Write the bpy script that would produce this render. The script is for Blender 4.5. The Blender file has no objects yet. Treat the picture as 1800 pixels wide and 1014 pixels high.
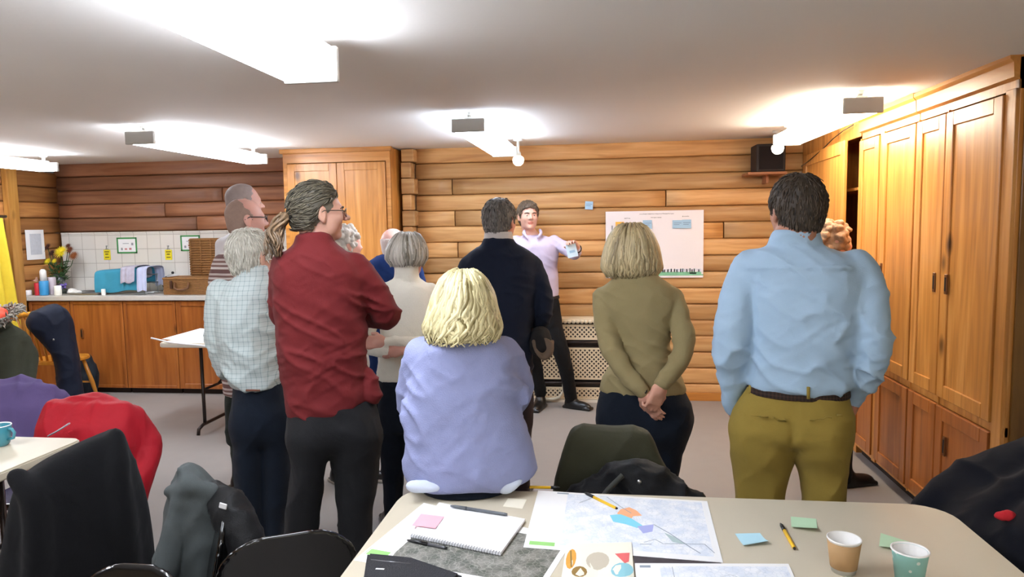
import bpy, bmesh, math, random
import numpy as np
from mathutils import Vector, Matrix
rnd = random.Random(7)
SC = bpy.context.scene
COL = SC.collection
# ------------------------------------------------------------------ camera
FPX, CAMH = 1230.0, 1.6
_y, _p, _r = [math.radians(a) for a in (7.5, 5.15, -0.95)]
FW = np.array([-math.sin(_y)*math.cos(_p), math.cos(_y)*math.cos(_p), -math.sin(_p)])
_rt = np.array([math.cos(_y), math.sin(_y), 0.0]); _up = np.cross(_rt, FW)
RT = math.cos(_r)*_rt + math.sin(_r)*_up
UP = -math.sin(_r)*_rt + math.cos(_r)*_up
CAM = np.array([0.0, 0.0, CAMH])
def ray(x, y): return FW + RT*(x-900)/FPX - UP*(y-507)/FPX
def at(x, y, X=None, Y=None, Z=None):
    d = ray(x, y)
    t = (X-CAM[0])/d[0] if X is not None else (Y-CAM[1])/d[1] if Y is not None else (Z-CAM[2])/d[2]
    return CAM + t*d
cd = bpy.data.cameras.new('camera'); cam = bpy.data.objects.new('camera', cd); COL.objects.link(cam)
cd.sensor_width = 36.0; cd.lens = FPX/1800*36.0; cd.clip_start = 0.05
cam.matrix_world = Matrix(((RT[0], UP[0], -FW[0], 0), (RT[1], UP[1], -FW[1], 0), (RT[2], UP[2], -FW[2], CAMH), (0, 0, 0, 1)))
SC.camera = cam
# ------------------------------------------------------------------ objects
def tag(o, label, cat, group=None, kind=None):
    if label: o['label'] = label
    if cat: o['category'] = cat
    if group: o['group'] = group
    if kind: o['kind'] = kind
    return o
def thing(name, label, cat, loc=(0, 0, 0), rotz=0.0, group=None):
    o = bpy.data.objects.new(name, None); COL.objects.link(o)
    o.empty_display_size = 0.05
    o.location = loc; o.rotation_euler = (0, 0, rotz)
    return tag(o, label, cat, group)
def link(name, me, mat, parent=None, smooth=False, loc=None):
    if mat is not None and not me.materials:
        for m in (mat if isinstance(mat, (list, tuple)) else [mat]): me.materials.append(m)
    o = bpy.data.objects.new(name, me); COL.objects.link(o)
    if parent is not None: o.parent = parent
    if loc is not None: o.location = loc
    if smooth: me.polygons.foreach_set('use_smooth', [True]*len(me.polygons))
    return o
def obj(name, bm, mat, parent=None, smooth=False, world=True, auto=None):
    """link a bmesh built in world coordinates; vertices are moved into the parent's frame"""
    me = bpy.data.meshes.new(name)
    if parent is not None and world:
        m = Matrix.Identity(4); p = parent
        chain = []
        while p is not None: chain.append(p); p = p.parent
        for q in reversed(chain):
            m = m @ (Matrix.Translation(q.location) @ q.rotation_euler.to_matrix().to_4x4())
        bm.transform(m.inverted())
    elif parent is None and world:
        c = Vector((0, 0, 0)); lo = Vector((1e9,)*3); hi = Vector((-1e9,)*3)
        for v in bm.verts:
            for i in range(3): lo[i] = min(lo[i], v.co[i]); hi[i] = max(hi[i], v.co[i])
        c = Vector(((lo.x+hi.x)/2, (lo.y+hi.y)/2, lo.z))
        bm.transform(Matrix.Translation(-c))
    bm.normal_update(); bm.to_mesh(me); bm.free()
    o = link(name, me, mat, parent, smooth)
    if parent is None and world: o.location = c
    if auto: 
        me.polygons.foreach_set('use_smooth', [True]*len(me.polygons))
        me.set_sharp_from_angle(angle=math.radians(auto))
    return o
def struct(name, bm, mat, **k):
    o = obj(name, bm, mat, **k); o['kind'] = 'structure'; return o
# ------------------------------------------------------------------ bmesh shapes
def BM(): return bmesh.new()
def box(bm, lo, hi, bev=0.0, seg=2, mi=0, M=None):
    t = bmesh.new(); bmesh.ops.create_cube(t, size=1)
    lo = Vector([min(a, b) for a, b in zip(lo, hi)]), Vector([max(a, b) for a, b in zip(lo, hi)])
    lo, hi = lo
    for v in t.verts: v.co = Vector([(lo[i]+hi[i])/2 + v.co[i]*(hi[i]-lo[i]) for i in range(3)])
    if bev > 0: bmesh.ops.bevel(t, geom=list(t.edges), offset=min(bev, .45*min(hi-lo)), segments=seg, affect='EDGES', profile=.6)
    if M is not None: t.transform(M)
    add(bm, t, mi); return bm
def add(bm, t, mi=0):
    vm = [bm.verts.new(v.co) for v in t.verts]; t.verts.index_update()
    for f in t.faces:
        try:
            g = bm.faces.new([vm[v.index] for v in f.verts]); g.material_index = mi or f.material_index; g.smooth = f.smooth
        except ValueError: pass
    t.free()
def tube(bm, pts, r, seg=8, cap=True, mi=0, flat=1.0, up=None):
    pts = [Vector(p) for p in pts]; n = len(pts)
    rs = r if isinstance(r, (list, tuple)) else [r]*n
    rings = []; prev = None
    for i, p in enumerate(pts):
        t = (pts[min(i+1, n-1)] - pts[max(i-1, 0)])
        if t.length < 1e-9: t = Vector((0, 0, 1))
        t.normalize()
        if prev is None:
            a = Vector(up) if up is not None else (Vector((0, 0, 1)) if abs(t.z) < .9 else Vector((1, 0, 0)))
            x = (a - t*a.dot(t)).normalized()
        else: x = (prev - t*prev.dot(t)).normalized()
        prev = x; y = t.cross(x)
        rings.append([bm.verts.new(p + (x*math.cos(2*math.pi*k/seg)*flat + y*math.sin(2*math.pi*k/seg))*rs[i]) for k in range(seg)])
    for i in range(n-1):
        for k in range(seg):
            f = bm.faces.new((rings[i][k], rings[i][(k+1) % seg], rings[i+1][(k+1) % seg], rings[i+1][k])); f.smooth = True; f.material_index = mi
    if cap:
        f = bm.faces.new(rings[0][::-1]); f.material_index = mi
        f = bm.faces.new(rings[-1]); f.material_index = mi
    return bm
def lathe(bm, prof, seg=24, c=(0, 0, 0), mi=0, M=None):
    t = bmesh.new(); rings = []
    for r, z in prof:
        rings.append([t.verts.new((r*math.cos(2*math.pi*k/seg), r*math.sin(2*math.pi*k/seg), z)) for k in range(seg)] if r > 1e-6 else [t.verts.new((0, 0, z))])
    for a, b in zip(rings, rings[1:]):
        for k in range(seg):
            q = [a[k % len(a)], a[(k+1) % len(a)], b[(k+1) % len(b)], b[k % len(b)]]
            q2 = []
            for v in q:
                if v not in q2: q2.append(v)
            if len(q2) > 2:
                f = t.faces.new(q2); f.smooth = True; f.material_index = mi
    t.transform(Matrix.Translation(Vector(c)) if M is None else Matrix.Translation(Vector(c)) @ M)
    add(bm, t, mi); return bm
def prism(bm, poly, z0, z1, mi=0, M=None, bev=0):
    t = bmesh.new(); lo = [t.verts.new((p[0], p[1], z0)) for p in poly]; hi = [t.verts.new((p[0], p[1], z1)) for p in poly]
    n = len(poly); t.faces.new(lo[::-1]); t.faces.new(hi)
    for i in range(n): t.faces.new((lo[i], lo[(i+1) % n], hi[(i+1) % n], hi[i]))
    bmesh.ops.recalc_face_normals(t, faces=list(t.faces))
    if bev: 
        es = [e for e in t.edges if abs(e.verts[0].co.z-e.verts[1].co.z) < 1e-6]
        bmesh.ops.bevel(t, geom=es, offset=bev, segments=2, affect='EDGES')
    if M is not None: t.transform(M)
    add(bm, t, mi); return bm
def roundrect(x0, y0, x1, y1, r, n=6):
    out = []
    for cx, cy, a in ((x1-r, y1-r, 0), (x0+r, y1-r, 90), (x0+r, y0+r, 180), (x1-r, y0+r, 270)):
        for i in range(n+1):
            b = math.radians(a + 90*i/n); out.append((cx+r*math.cos(b), cy+r*math.sin(b)))
    return out
def frameM(o, x, y, z):
    x, y, z = Vector(x).normalized(), Vector(y).normalized(), Vector(z).normalized()
    return Matrix(((x.x, y.x, z.x, o[0]), (x.y, y.y, z.y, o[1]), (x.z, y.z, z.z, o[2]), (0, 0, 0, 1)))
def rotz(p, a, o=(0, 0, 0)): return Matrix.Translation(Vector(o)) @ Matrix.Rotation(a, 4, 'Z')
# ------------------------------------------------------------------ materials
MATS = {}
def newmat(name):
    m = bpy.data.materials.new(name); m.use_nodes = True; nt = m.node_tree
    return m, nt, nt.nodes, nt.links, nt.nodes['Principled BSDF']
def srgb(r, g, b):
    f = lambda c: (c/12.92 if c <= .04045 else ((c+.055)/1.055)**2.4)
    return tuple(f(c/255) for c in (r, g, b)) + (1,)
def C(c): return srgb(*c) if max(c) > 1.001 else tuple(c[:3]) + (1,)
def plain(name, c, rough=.5, metal=0.0, bump=0.0, bscale=200, var=0.0, vscale=6, coat=0.0, emit=None, es=1.0, sheen=0.0, trans=0.0, alpha=1.0, bstretch=(1, 1, 1)):
    if name in MATS: return MATS[name]
    m, nt, N, L, B = newmat(name)
    B.inputs['Base Color'].default_value = C(c); B.inputs['Roughness'].default_value = rough; B.inputs['Metallic'].default_value = metal
    if coat: B.inputs['Coat Weight'].default_value = coat
    if sheen: B.inputs['Sheen Weight'].default_value = sheen; B.inputs['Sheen Roughness'].default_value = .6
    if trans: B.inputs['Transmission Weight'].default_value = trans
    if alpha < 1: B.inputs['Alpha'].default_value = alpha
    if emit: B.inputs['Emission Color'].default_value = C(emit); B.inputs['Emission Strength'].default_value = es
    if bump or var:
        tc = N.new('ShaderNodeTexCoord'); mp = N.new('ShaderNodeMapping'); L.new(tc.outputs['Object'], mp.inputs['Vector'])
        mp.inputs['Scale'].default_value = bstretch
        if bump:
            n = N.new('ShaderNodeTexNoise'); n.inputs['Scale'].default_value = bscale; n.inputs['Detail'].default_value = 3; L.new(mp.outputs[0], n.inputs['Vector'])
            b = N.new('ShaderNodeBump'); b.inputs['Strength'].default_value = bump; b.inputs['Distance'].default_value = .01
            L.new(n.outputs[0], b.inputs['Height']); L.new(b.outputs[0], B.inputs['Normal'])
        if var:
            n2 = N.new('ShaderNodeTexNoise'); n2.inputs['Scale'].default_value = vscale; n2.inputs['Detail'].default_value = 4; L.new(mp.outputs[0], n2.inputs['Vector'])
            mx = N.new('ShaderNodeMix'); mx.data_type = 'RGBA'; a, b_ = C(c), C(c)
            mx.inputs[6].default_value = tuple(min(1, v*(1-var)) for v in a[:3]) + (1,); mx.inputs[7].default_value = tuple(min(1, v*(1+var)) for v in a[:3]) + (1,)
            L.new(n2.outputs[0], mx.inputs[0]); L.new(mx.outputs[2], B.inputs['Base Color'])
    MATS[name] = m; return m
def fabric(name, c, rough=.85, bump=.2, bscale=420, var=.10, vscale=14, sheen=.03, wr=.26, ws=9, **k):
    if name in MATS: return MATS[name]
    m = plain(name, c, rough, bump=bump, bscale=bscale, var=var, vscale=vscale, sheen=sheen, **k); nt = m.node_tree; N, L = nt.nodes, nt.links
    B = N['Principled BSDF']; B.inputs['Specular IOR Level'].default_value = .18; b0 = B.inputs['Normal'].links[0].from_node; mp = [n for n in N if n.type == 'MAPPING'][0]
    n = N.new('ShaderNodeTexNoise'); n.inputs['Scale'].default_value = ws; n.inputs['Detail'].default_value = 2.5; n.inputs['Distortion'].default_value = .5; L.new(mp.outputs[0], n.inputs['Vector'])
    b = N.new('ShaderNodeBump'); b.inputs['Strength'].default_value = wr; b.inputs['Distance'].default_value = .03; L.new(n.outputs[0], b.inputs['Height']); L.new(b.outputs[0], b0.inputs['Normal'])
    return m
def pine(name, axis, dark, mid, light, rough=.38, coat=.25, tone=False, knots=1.0, scale=1.0, stretch=14):
    """varnished timber: grain stretched along one axis, with oval knots"""
    m, nt, N, L, B = newmat(name)
    tc = N.new('ShaderNodeTexCoord')
    oi = N.new('ShaderNodeObjectInfo'); off = N.new('ShaderNodeVectorMath'); off.operation = 'MULTIPLY_ADD'
    off.inputs[1].default_value = (1, 1, 1)
    vr = N.new('ShaderNodeMath'); vr.operation = 'MULTIPLY'; vr.inputs[1].default_value = 23.0; L.new(oi.outputs['Random'], vr.inputs[0])
    L.new(tc.outputs['Object'], off.inputs[0]); L.new(vr.outputs[0], off.inputs[2])
    vec = off.outputs[0]
    if tone:
        at_ = N.new('ShaderNodeAttribute'); at_.attribute_name = 'tone'
        o2 = N.new('ShaderNodeVectorMath'); o2.operation = 'MULTIPLY_ADD'; o2.inputs[1].default_value = (1, 1, 1)
        mm = N.new('ShaderNodeMath'); mm.operation = 'MULTIPLY'; mm.inputs[1].default_value = 37.0; L.new(at_.outputs['Fac'], mm.inputs[0])
        L.new(vec, o2.inputs[0]); L.new(mm.outputs[0], o2.inputs[2]); vec = o2.outputs[0]
    s = [1.0*scale*stretch]*3; s['XYZ'.index(axis)] = 1.0*scale
    mp = N.new('ShaderNodeMapping'); mp.inputs['Scale'].default_value = s; L.new(vec, mp.inputs['Vector'])
    n1 = N.new('ShaderNodeTexNoise'); n1.inputs['Scale'].default_value = 1.5; n1.inputs['Detail'].default_value = 5; n1.inputs['Distortion'].default_value = .6; L.new(mp.outputs[0], n1.inputs['Vector'])
    k = [3.2*scale]*3; k['XYZ'.index(axis)] = 1.7*scale
    mk = N.new('ShaderNodeMapping'); mk.inputs['Scale'].default_value = k; L.new(vec, mk.inputs['Vector'])
    nk = N.new('ShaderNodeTexNoise'); nk.inputs['Scale'].default_value = 3; L.new(mk.outputs[0], nk.inputs['Vector'])
    mxk = N.new('ShaderNodeMix'); mxk.data_type = 'RGBA'; mxk.inputs[0].default_value = .06; L.new(mk.outputs[0], mxk.inputs[6]); L.new(nk.outputs['Color'], mxk.inputs[7])
    vo = N.new('ShaderNodeTexVoronoi'); vo.inputs['Scale'].default_value = 1.0; L.new(mxk.outputs[2], vo.inputs['Vector'])
    kr = N.new('ShaderNodeMapRange'); kr.inputs['From Min'].default_value = .03; kr.inputs['From Max'].default_value = .11; kr.inputs['To Min'].default_value = knots; kr.inputs['To Max'].default_value = 0
    L.new(vo.outputs['Distance'], kr.inputs['Value'])
    rp = N.new('ShaderNodeValToRGB'); e = rp.color_ramp.elements
    e[0].position = .3; e[0].color = C(dark); e[1].position = .72; e[1].color = C(light)
    x = e.new(.5); x.color = C(mid)
    L.new(n1.outputs[0], rp.inputs[0])
    mx = N.new('ShaderNodeMix'); mx.data_type = 'RGBA'; L.new(kr.outputs[0], mx.inputs[0]); L.new(rp.outputs[0], mx.inputs[6])
    mx.inputs[7].default_value = tuple(v*.35 for v in C(dark)[:3]) + (1,)
    out = mx.outputs[2]
    if tone:
        tm = N.new('ShaderNodeMapRange'); tm.inputs['To Min'].default_value = .72; tm.inputs['To Max'].default_value = 1.22; L.new(at_.outputs['Fac'], tm.inputs['Value'])
        vm = N.new('ShaderNodeVectorMath'); vm.operation = 'SCALE'; L.new(out, vm.inputs[0]); L.new(tm.outputs[0], vm.inputs['Scale']); out = vm.outputs[0]
    L.new(out, B.inputs['Base Color'])
    b = N.new('ShaderNodeBump'); b.inputs['Strength'].default_value = .12; b.inputs['Distance'].default_value = .01; L.new(n1.outputs[0], b.inputs['Height']); L.new(b.outputs[0], B.inputs['Normal'])
    B.inputs['Roughness'].default_value = rough; B.inputs['Coat Weight'].default_value = coat; B.inputs['Coat Roughness'].default_value = .25
    MATS[name] = m; return m
PINE_V = pine('pine_upright', 'Z', (172, 110, 46), (200, 134, 60), (218, 156, 84))
PINE_Y = pine('pine_lengthwise', 'Y', (172, 110, 46), (200, 134, 60), (218, 156, 84))
PINE_X = pine('pine_across', 'X', (172, 110, 46), (200, 134, 60), (218, 156, 84))
CAB_V = pine('stained_shaded_pine', 'Z', (140, 77, 30), (163, 93, 38), (180, 110, 50))
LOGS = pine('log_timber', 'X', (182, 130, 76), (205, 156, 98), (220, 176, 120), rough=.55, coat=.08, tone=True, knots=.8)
LOGS_SHADE = pine('shaded_log_timber', 'X', (128, 82, 56), (148, 98, 68), (164, 114, 82), rough=.55, coat=.08, tone=True, knots=.8)  # recess logs coloured darker to stand for the weaker light there
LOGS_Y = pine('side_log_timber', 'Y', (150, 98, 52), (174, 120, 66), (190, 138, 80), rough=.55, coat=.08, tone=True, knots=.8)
POST = pine('post_timber', 'Z', (150, 100, 40), (178, 126, 58), (196, 146, 76), rough=.5, coat=.1)
WHITE = plain('white_paint', (225, 222, 216), .6)
CEIL = plain('ceiling_paint', (234, 231, 227), .8, bump=.05, bscale=60, var=.02, vscale=2)
FLOOR = plain('floor_vinyl', (146, 140, 135), .55, bump=.04, bscale=300, var=.05, vscale=9)
BLACK = plain('black_plastic', (16, 16, 17), .3)
DARKMET = plain('dark_brown_metal', (52, 44, 42), .35, metal=.6)
STEEL = plain('steel', (190, 192, 192), .28, metal=1.0)
GREYPL = plain('grey_housing', (186, 184, 178), .5)
PAPER = plain('paper', (240, 240, 240), .6)
SLOT = plain('dark_slot', (30, 16, 8), .7)
DARKIN = plain('dark_interior', (40, 24, 14), .8)
# ================================================================== room shell
YB, YK = 6.40, 6.86          # main back wall, deeper kitchen recess
XL, XR, YF = -5.80, 2.36, -2.6
def ceilz(y): return 2.21 + .0165*y
def logwall(name, mat, u0, u1, z0, z1, mp, pitch=.146, seed=1, joints=()):
    bm = bmesh.new(); lay = bm.faces.layers.float.new('tone'); r = random.Random(seed)
    prof = [(-.05, .0), (.004, .012), (.017, .04), (.0235, .11), (.0255, .3), (.026, .5), (.0255, .7), (.0235, .89), (.017, .96), (.004, .988), (-.05, 1)]
    n = int(round((z1-z0)/pitch)); h = (z1-z0)/n
    for k in range(n):
        cuts = sorted([u0] + [j for (kk, j) in joints if kk == k] + [u1]); dz = r.uniform(-.006, .006)
        for a, b in zip(cuts, cuts[1:]):
            a2 = a + (.005 if a != u0 else 0); b2 = b - (.005 if b != u1 else 0); tone = r.random(); m = max(2, int((b2-a2)/.22)); rings = []
            bul = r.uniform(.85, 1.1)
            for i in range(m+1):
                u = a2 + (b2-a2)*i/m; w = r.uniform(-.003, .003)
                rings.append([bm.verts.new(mp(u, d*bul + (w if d > 0 else 0), z0 + (k+f)*h + (dz + w if 0 < k+f < n and f in (0, 1) else w*.5 if 0 < f < 1 else 0))) for d, f in prof])
            for p, q in zip(rings, rings[1:]):
                for j in range(len(prof)-1):
                    f = bm.faces.new((p[j], q[j], q[j+1], p[j+1])); f.smooth = True; f[lay] = tone
            f = bm.faces.new(rings[0]); f[lay] = tone; f = bm.faces.new(rings[-1][::-1]); f[lay] = tone
    v = [bm.verts.new(mp(u, -.045, z)) for u, z in ((u0, z0), (u1, z0), (u1, z1), (u0, z1))]
    bm.faces.new(v)
    bmesh.ops.recalc_face_normals(bm, faces=list(bm.faces))
    return struct(name, bm, mat)
bm = BM(); box(bm, (XL-.1, YF-.1, -.08), (XR+.1, YK+.1, 0)); struct('floor', bm, FLOOR)
bm = BM(); t = bmesh.new()
vs = [t.verts.new(p) for p in ((XL-.1, YF-.1, ceilz(YF-.1)), (XR+.1, YF-.1, ceilz(YF-.1)), (XR+.1, YK+.1, ceilz(YK+.1)), (XL-.1, YK+.1, ceilz(YK+.1)))]
vs2 = [t.verts.new(v.co + Vector((0, 0, .1))) for v in vs]
t.faces.new(vs[::-1]); t.faces.new(vs2)
for i in range(4): t.faces.new((vs[i], vs[(i+1) % 4], vs2[(i+1) % 4], vs2[i]))
add(bm, t); struct('ceiling', bm, CEIL)
logwall('wall_back', LOGS, -1.72, XR, 0.0, ceilz(YB)+.01, lambda u, d, z: (u, YB-d, z), seed=3,
        joints=[(13, -1.38), (11, -1.36), (9, -1.34), (10, 1.05), (7, -1.0), (5, 1.3), (12, .55), (3, .4)])
logwall('wall_recess', LOGS_SHADE, XL, -1.75, 0.0, ceilz(YK)+.01, lambda u, d, z: (u, YK-d, z), seed=5, pitch=.15,
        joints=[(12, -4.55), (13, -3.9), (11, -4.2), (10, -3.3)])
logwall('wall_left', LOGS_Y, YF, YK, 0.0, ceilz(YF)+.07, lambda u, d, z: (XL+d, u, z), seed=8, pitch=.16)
bm = BM(); box(bm, (XR, YF-.1, 0), (XR+.1, YK+.1, 2.4)); struct('wall_right', bm, plain('cream_wall', (206, 190, 160), .8))
bm = BM(); box(bm, (XL-.1, YF-.1, 0), (XR+.1, YF, 2.4)); struct('wall_front', bm, plain('cream_wall', (206, 190, 160), .8))
# stacked log ends at the corner of the recess
bm = bmesh.new(); lay = bm.faces.layers.float.new('tone'); z = 0.0; k = 0; r = random.Random(4)
while z < 2.29:
    h = min(.146, 2.31-z); w = .098 + .028*(k % 2) + r.uniform(-.006, .006); n0 = len(bm.faces)
    box(bm, (-1.83+r.uniform(0, .008), YB-.13-r.uniform(0, .02), z+.003), (-1.83+w, YK-.02, z+h-.003), .012)
    bm.faces.ensure_lookup_table(); tn = r.random()
    for f in bm.faces[n0:]: f[lay] = tn
    z += h; k += 1
struct('trim_1', bm, LOGS)
# skirting along the back wall
bm = BM(); box(bm, (.02, YB-.06, 0), (1.72, YB-.028, .075), .004); struct('baseboard_back', bm, PINE_X)
# upright post on the left wall
bm = BM(); box(bm, (XL+.036, 6.13, 0), (XL+.10, 6.25, ceilz(6.2)), .008); struct('trim_2', bm, POST)

# ================================================================== cupboards
def door(parent, M, a0, a1, z0, z1, mat, handle=None, frame=.068, th=.022, rail=None):
    bm = BM(); rail = rail or frame
    box(bm, (a0, -th, z0), (a0+frame, 0, z1), .003, 1); box(bm, (a1-frame, -th, z0), (a1, 0, z1), .003, 1)
    box(bm, (a0+frame, -th, z0), (a1-frame, 0, z0+rail), .003, 1); box(bm, (a0+frame, -th, z1-rail), (a1-frame, 0, z1), .003, 1)
    box(bm, (a0+frame-.004, -th+.009, z0+rail-.004), (a1-frame+.004, -.003, z1-rail+.004))
    bm.transform(M); d = obj('door', bm, mat, parent)
    if handle:
        ha, hz = handle; h = BM()
        box(h, (ha-.013, -th-.007, hz-.05), (ha+.013, -th+.001, hz+.05), .003, 1)
        box(h, (ha-.006, -th-.0085, hz-.034), (ha+.006, -th-.006, hz+.034), mi=1)
        h.transform(M); obj('handle', h, [plain('bronze', (120, 74, 36), .4, metal=.4), SLOT], d)
    return d
XW = 1.70
MW = lambda y: frameM((XW, y, 0), (0, -1, 0), (1, 0, 0), (0, 0, 1))
def wardrobe(label, y1, y0, ztop, doors, end=False, mat=PINE_V):
    """y1 far end, y0 near end; doors: list of (ya, yb, z0, z1, handle y, handle z)"""
    t = thing('wardrobe', label, 'wardrobe', (XW+.3, (y0+y1)/2, 0), 0, 'built in pine wardrobes along the right wall')
    bm = BM(); g = .002
    box(bm, (XW+.004, y0+g, .07), (XR-.01, y0+.024, ztop), .002, 1); box(bm, (XW+.004, y1-.024, .07), (XR-.01, y1-g, ztop), .002, 1)
    box(bm, (XW+.02, y0+.02, .07), (XR-.01, y1-.02, .095)); box(bm, (XW+.02, y0+.02, ztop-.03), (XR-.01, y1-.02, ztop)); box(bm, (XR-.03, y0+.02, .09), (XR-.01, y1-.02, ztop-.02))
    box(bm, (XW+.03, y0+.02, .66), (XR-.02, y1-.02, .70))
    obj('carcass', bm, mat, t)
    if end: bm = BM(); box(bm, (XW+.02, y0-.012, 0), (XR-.005, y0+.001, ztop+.01), .002, 1); obj('end_panel', bm, pine('shaded_end_timber', 'Z', (96, 62, 18), (120, 80, 26), (136, 94, 36)), t)  # end face coloured darker to keep its shade despite the fixture behind
    bm = BM(); ys = sorted({y0, y1} | {d[0] for d in doors} | {d[1] for d in doors})
    box(bm, (XW-.002, y0+g, 2.125), (XW+.02, y1-g, ztop), .002, 1); box(bm, (XW-.002, y0+g, .655), (XW+.02, y1-g, .70), .002, 1); box(bm, (XW-.002, y0+g, .07), (XW+.02, y1-g, .1), .002, 1)
    gaps = []
    ds = sorted({(d[1], d[0]) for d in doors})
    edges = [y0+g] + [e for d in ds for e in d] + [y1-g]
    for a, b in zip(edges[::2], edges[1::2]):
        if b-a > .006: box(bm, (XW-.012, a+.001, .07), (XW+.02, b-.001, 2.13), .002, 1)
    obj('face_frame', bm, mat, t)
    bm = BM(); box(bm, (XW+.05, y0+.01, 0), (XR-.03, y1-.01, .07)); obj('plinth', bm, DARKIN, t)
    bm = BM()
    poly = [(-.004, 2.165), (-.022, 2.175), (-.026, 2.235), (-.04, 2.25), (-.04, ztop+.012), (.03, ztop+.012), (.03, 2.165)]
    prism(bm, poly, g, y1-y0-g, M=frameM((XW, y0, 0), (1, 0, 0), (0, 0, 1), (0, 1, 0)))
    bmesh.ops.recalc_face_normals(bm, faces=list(bm.faces))
    obj('cornice', bm, PINE_Y, t)
    for ya, yb, z0, z1, hy, hz in doors:
        door(t, MW(0), -ya, -yb, z0, z1, mat if z0 > .5 else CAB_V, (-hy, hz) if hy else None)  # lower doors get darker pine, painting in the falloff below the ceiling light
    return t
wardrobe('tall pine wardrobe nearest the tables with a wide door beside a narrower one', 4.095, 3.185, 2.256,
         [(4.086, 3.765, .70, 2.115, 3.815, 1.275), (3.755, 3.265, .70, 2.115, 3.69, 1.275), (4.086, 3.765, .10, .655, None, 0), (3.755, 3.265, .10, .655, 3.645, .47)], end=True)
wardrobe('tall pine wardrobe behind the light blue shirt, next to a dark slot', 4.955, 4.10, 2.262,
         [(4.945, 4.615, .70, 2.115, None, 0), (4.555, 4.105, .70, 2.115, 4.51, 1.285), (4.945, 4.615, .10, .655, None, 0), (4.555, 4.105, .10, .655, None, 0)])
# corner cupboard between the wardrobes and the back wall, its door not quite shut
t = thing('corner_cupboard', 'pale pine cupboard in the back right corner with its door standing ajar', 'cupboard', (XW+.3, 5.66, 0))
ct = 2.27
bm = BM(); box(bm, (XW+.02, 6.32, 0), (XR-.01, 6.345, ct)); box(bm, (XR-.03, 4.97, 0), (XR-.01, 6.34, ct)); box(bm, (XW+.02, 4.972, ct-.03), (XR-.02, 6.34, ct)); box(bm, (XW+.02, 4.972, 0), (XR-.02, 6.34, .07)); box(bm, (XW+.02, 4.972, 1.3), (XR-.02, 6.34, 1.325)); box(bm, (XW+.02, 4.972, 1.8), (XR-.02, 6.34, 1.82))
obj('carcass', bm, PINE_V, t)
bm = BM(); box(bm, (XW-.004, 4.972, 2.15), (XW+.02, 6.345, ct), .002, 1); box(bm, (XW-.004, 6.25, 0), (XW+.02, 6.345, 2.15), .002, 1); obj('face_frame', bm, PINE_V, t)
Md = frameM((XW-.002, 6.245, 0), (-.045, -1, 0), (1, -.045, 0), (0, 0, 1))
door(t, Md, 0, 1.185, .08, 2.14, PINE_V, (1.05, 1.15), frame=.09)
for i, (y, z, dz, c) in enumerate(((5.03, 1.331, .3, (120, 92, 40)), (5.03, 1.826, .22, (150, 110, 40)), (5.04, .076, .5, (70, 22, 20)))):
    bm = BM(); box(bm, (XW+.06, y, z), (XW+.36, y+.16, z+dz), .02)
    tag(obj('storage_box', bm, plain('boxcard%d' % i, c, .8, var=.3, vscale=20)), ['brown box on the middle shelf seen through the dark cupboard slot', 'tan box on the top shelf seen through the dark cupboard slot', 'dark red box at the foot of the dark cupboard slot'][i], 'box', 'boxes inside the corner cupboard')
# tall pine cupboard beside the kitchen recess
t = thing('tall_cupboard', 'tall two door pine cupboard standing beside the kitchen recess', 'cupboard', (-2.35, 6.4, 0))
X0, X1, Y0, zt = -2.855, -1.862, 6.05, 2.305
bm = BM(); box(bm, (X0, Y0+.01, 0), (X0+.025, YK-.05, zt), .002, 1); box(bm, (X1-.025, Y0+.01, 0), (X1, YK-.05, zt), .002, 1); box(bm, (X0+.02, Y0+.02, zt-.03), (X1-.02, YK-.06, zt)); box(bm, (X0+.02, YK-.08, 0), (X1-.02, YK-.06, zt)); box(bm, (X0+.02, Y0+.02, .05), (X1-.02, YK-.06, .08))
obj('carcass', bm, PINE_V, t)
bm = BM(); box(bm, (X0, Y0-.004, 2.185), (X1, Y0+.02, zt), .002, 1); box(bm, (X0, Y0-.004, 0), (X0+.04, Y0+.02, 2.19), .002, 1); box(bm, (X1-.04, Y0-.004, 0), (X1, Y0+.02, 2.19), .002, 1); box(bm, (X0, Y0-.004, 0), (X1, Y0+.02, .08))
box(bm, (X0-.02, Y0-.03, zt-.035), (X1+.02, Y0+.02, zt+.005), .006)
obj('face_frame', bm, PINE_X, t)
MK = lambda y: frameM((0, y, 0), (1, 0, 0), (0, 1, 0), (0, 0, 1))
door(t, MK(Y0), X0+.044, -2.352, .09, 2.178, PINE_V, (-2.39, 1.0)); door(t, MK(Y0), -2.346, X1-.044, .09, 2.178, PINE_V, (-2.31, 1.0))
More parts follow.
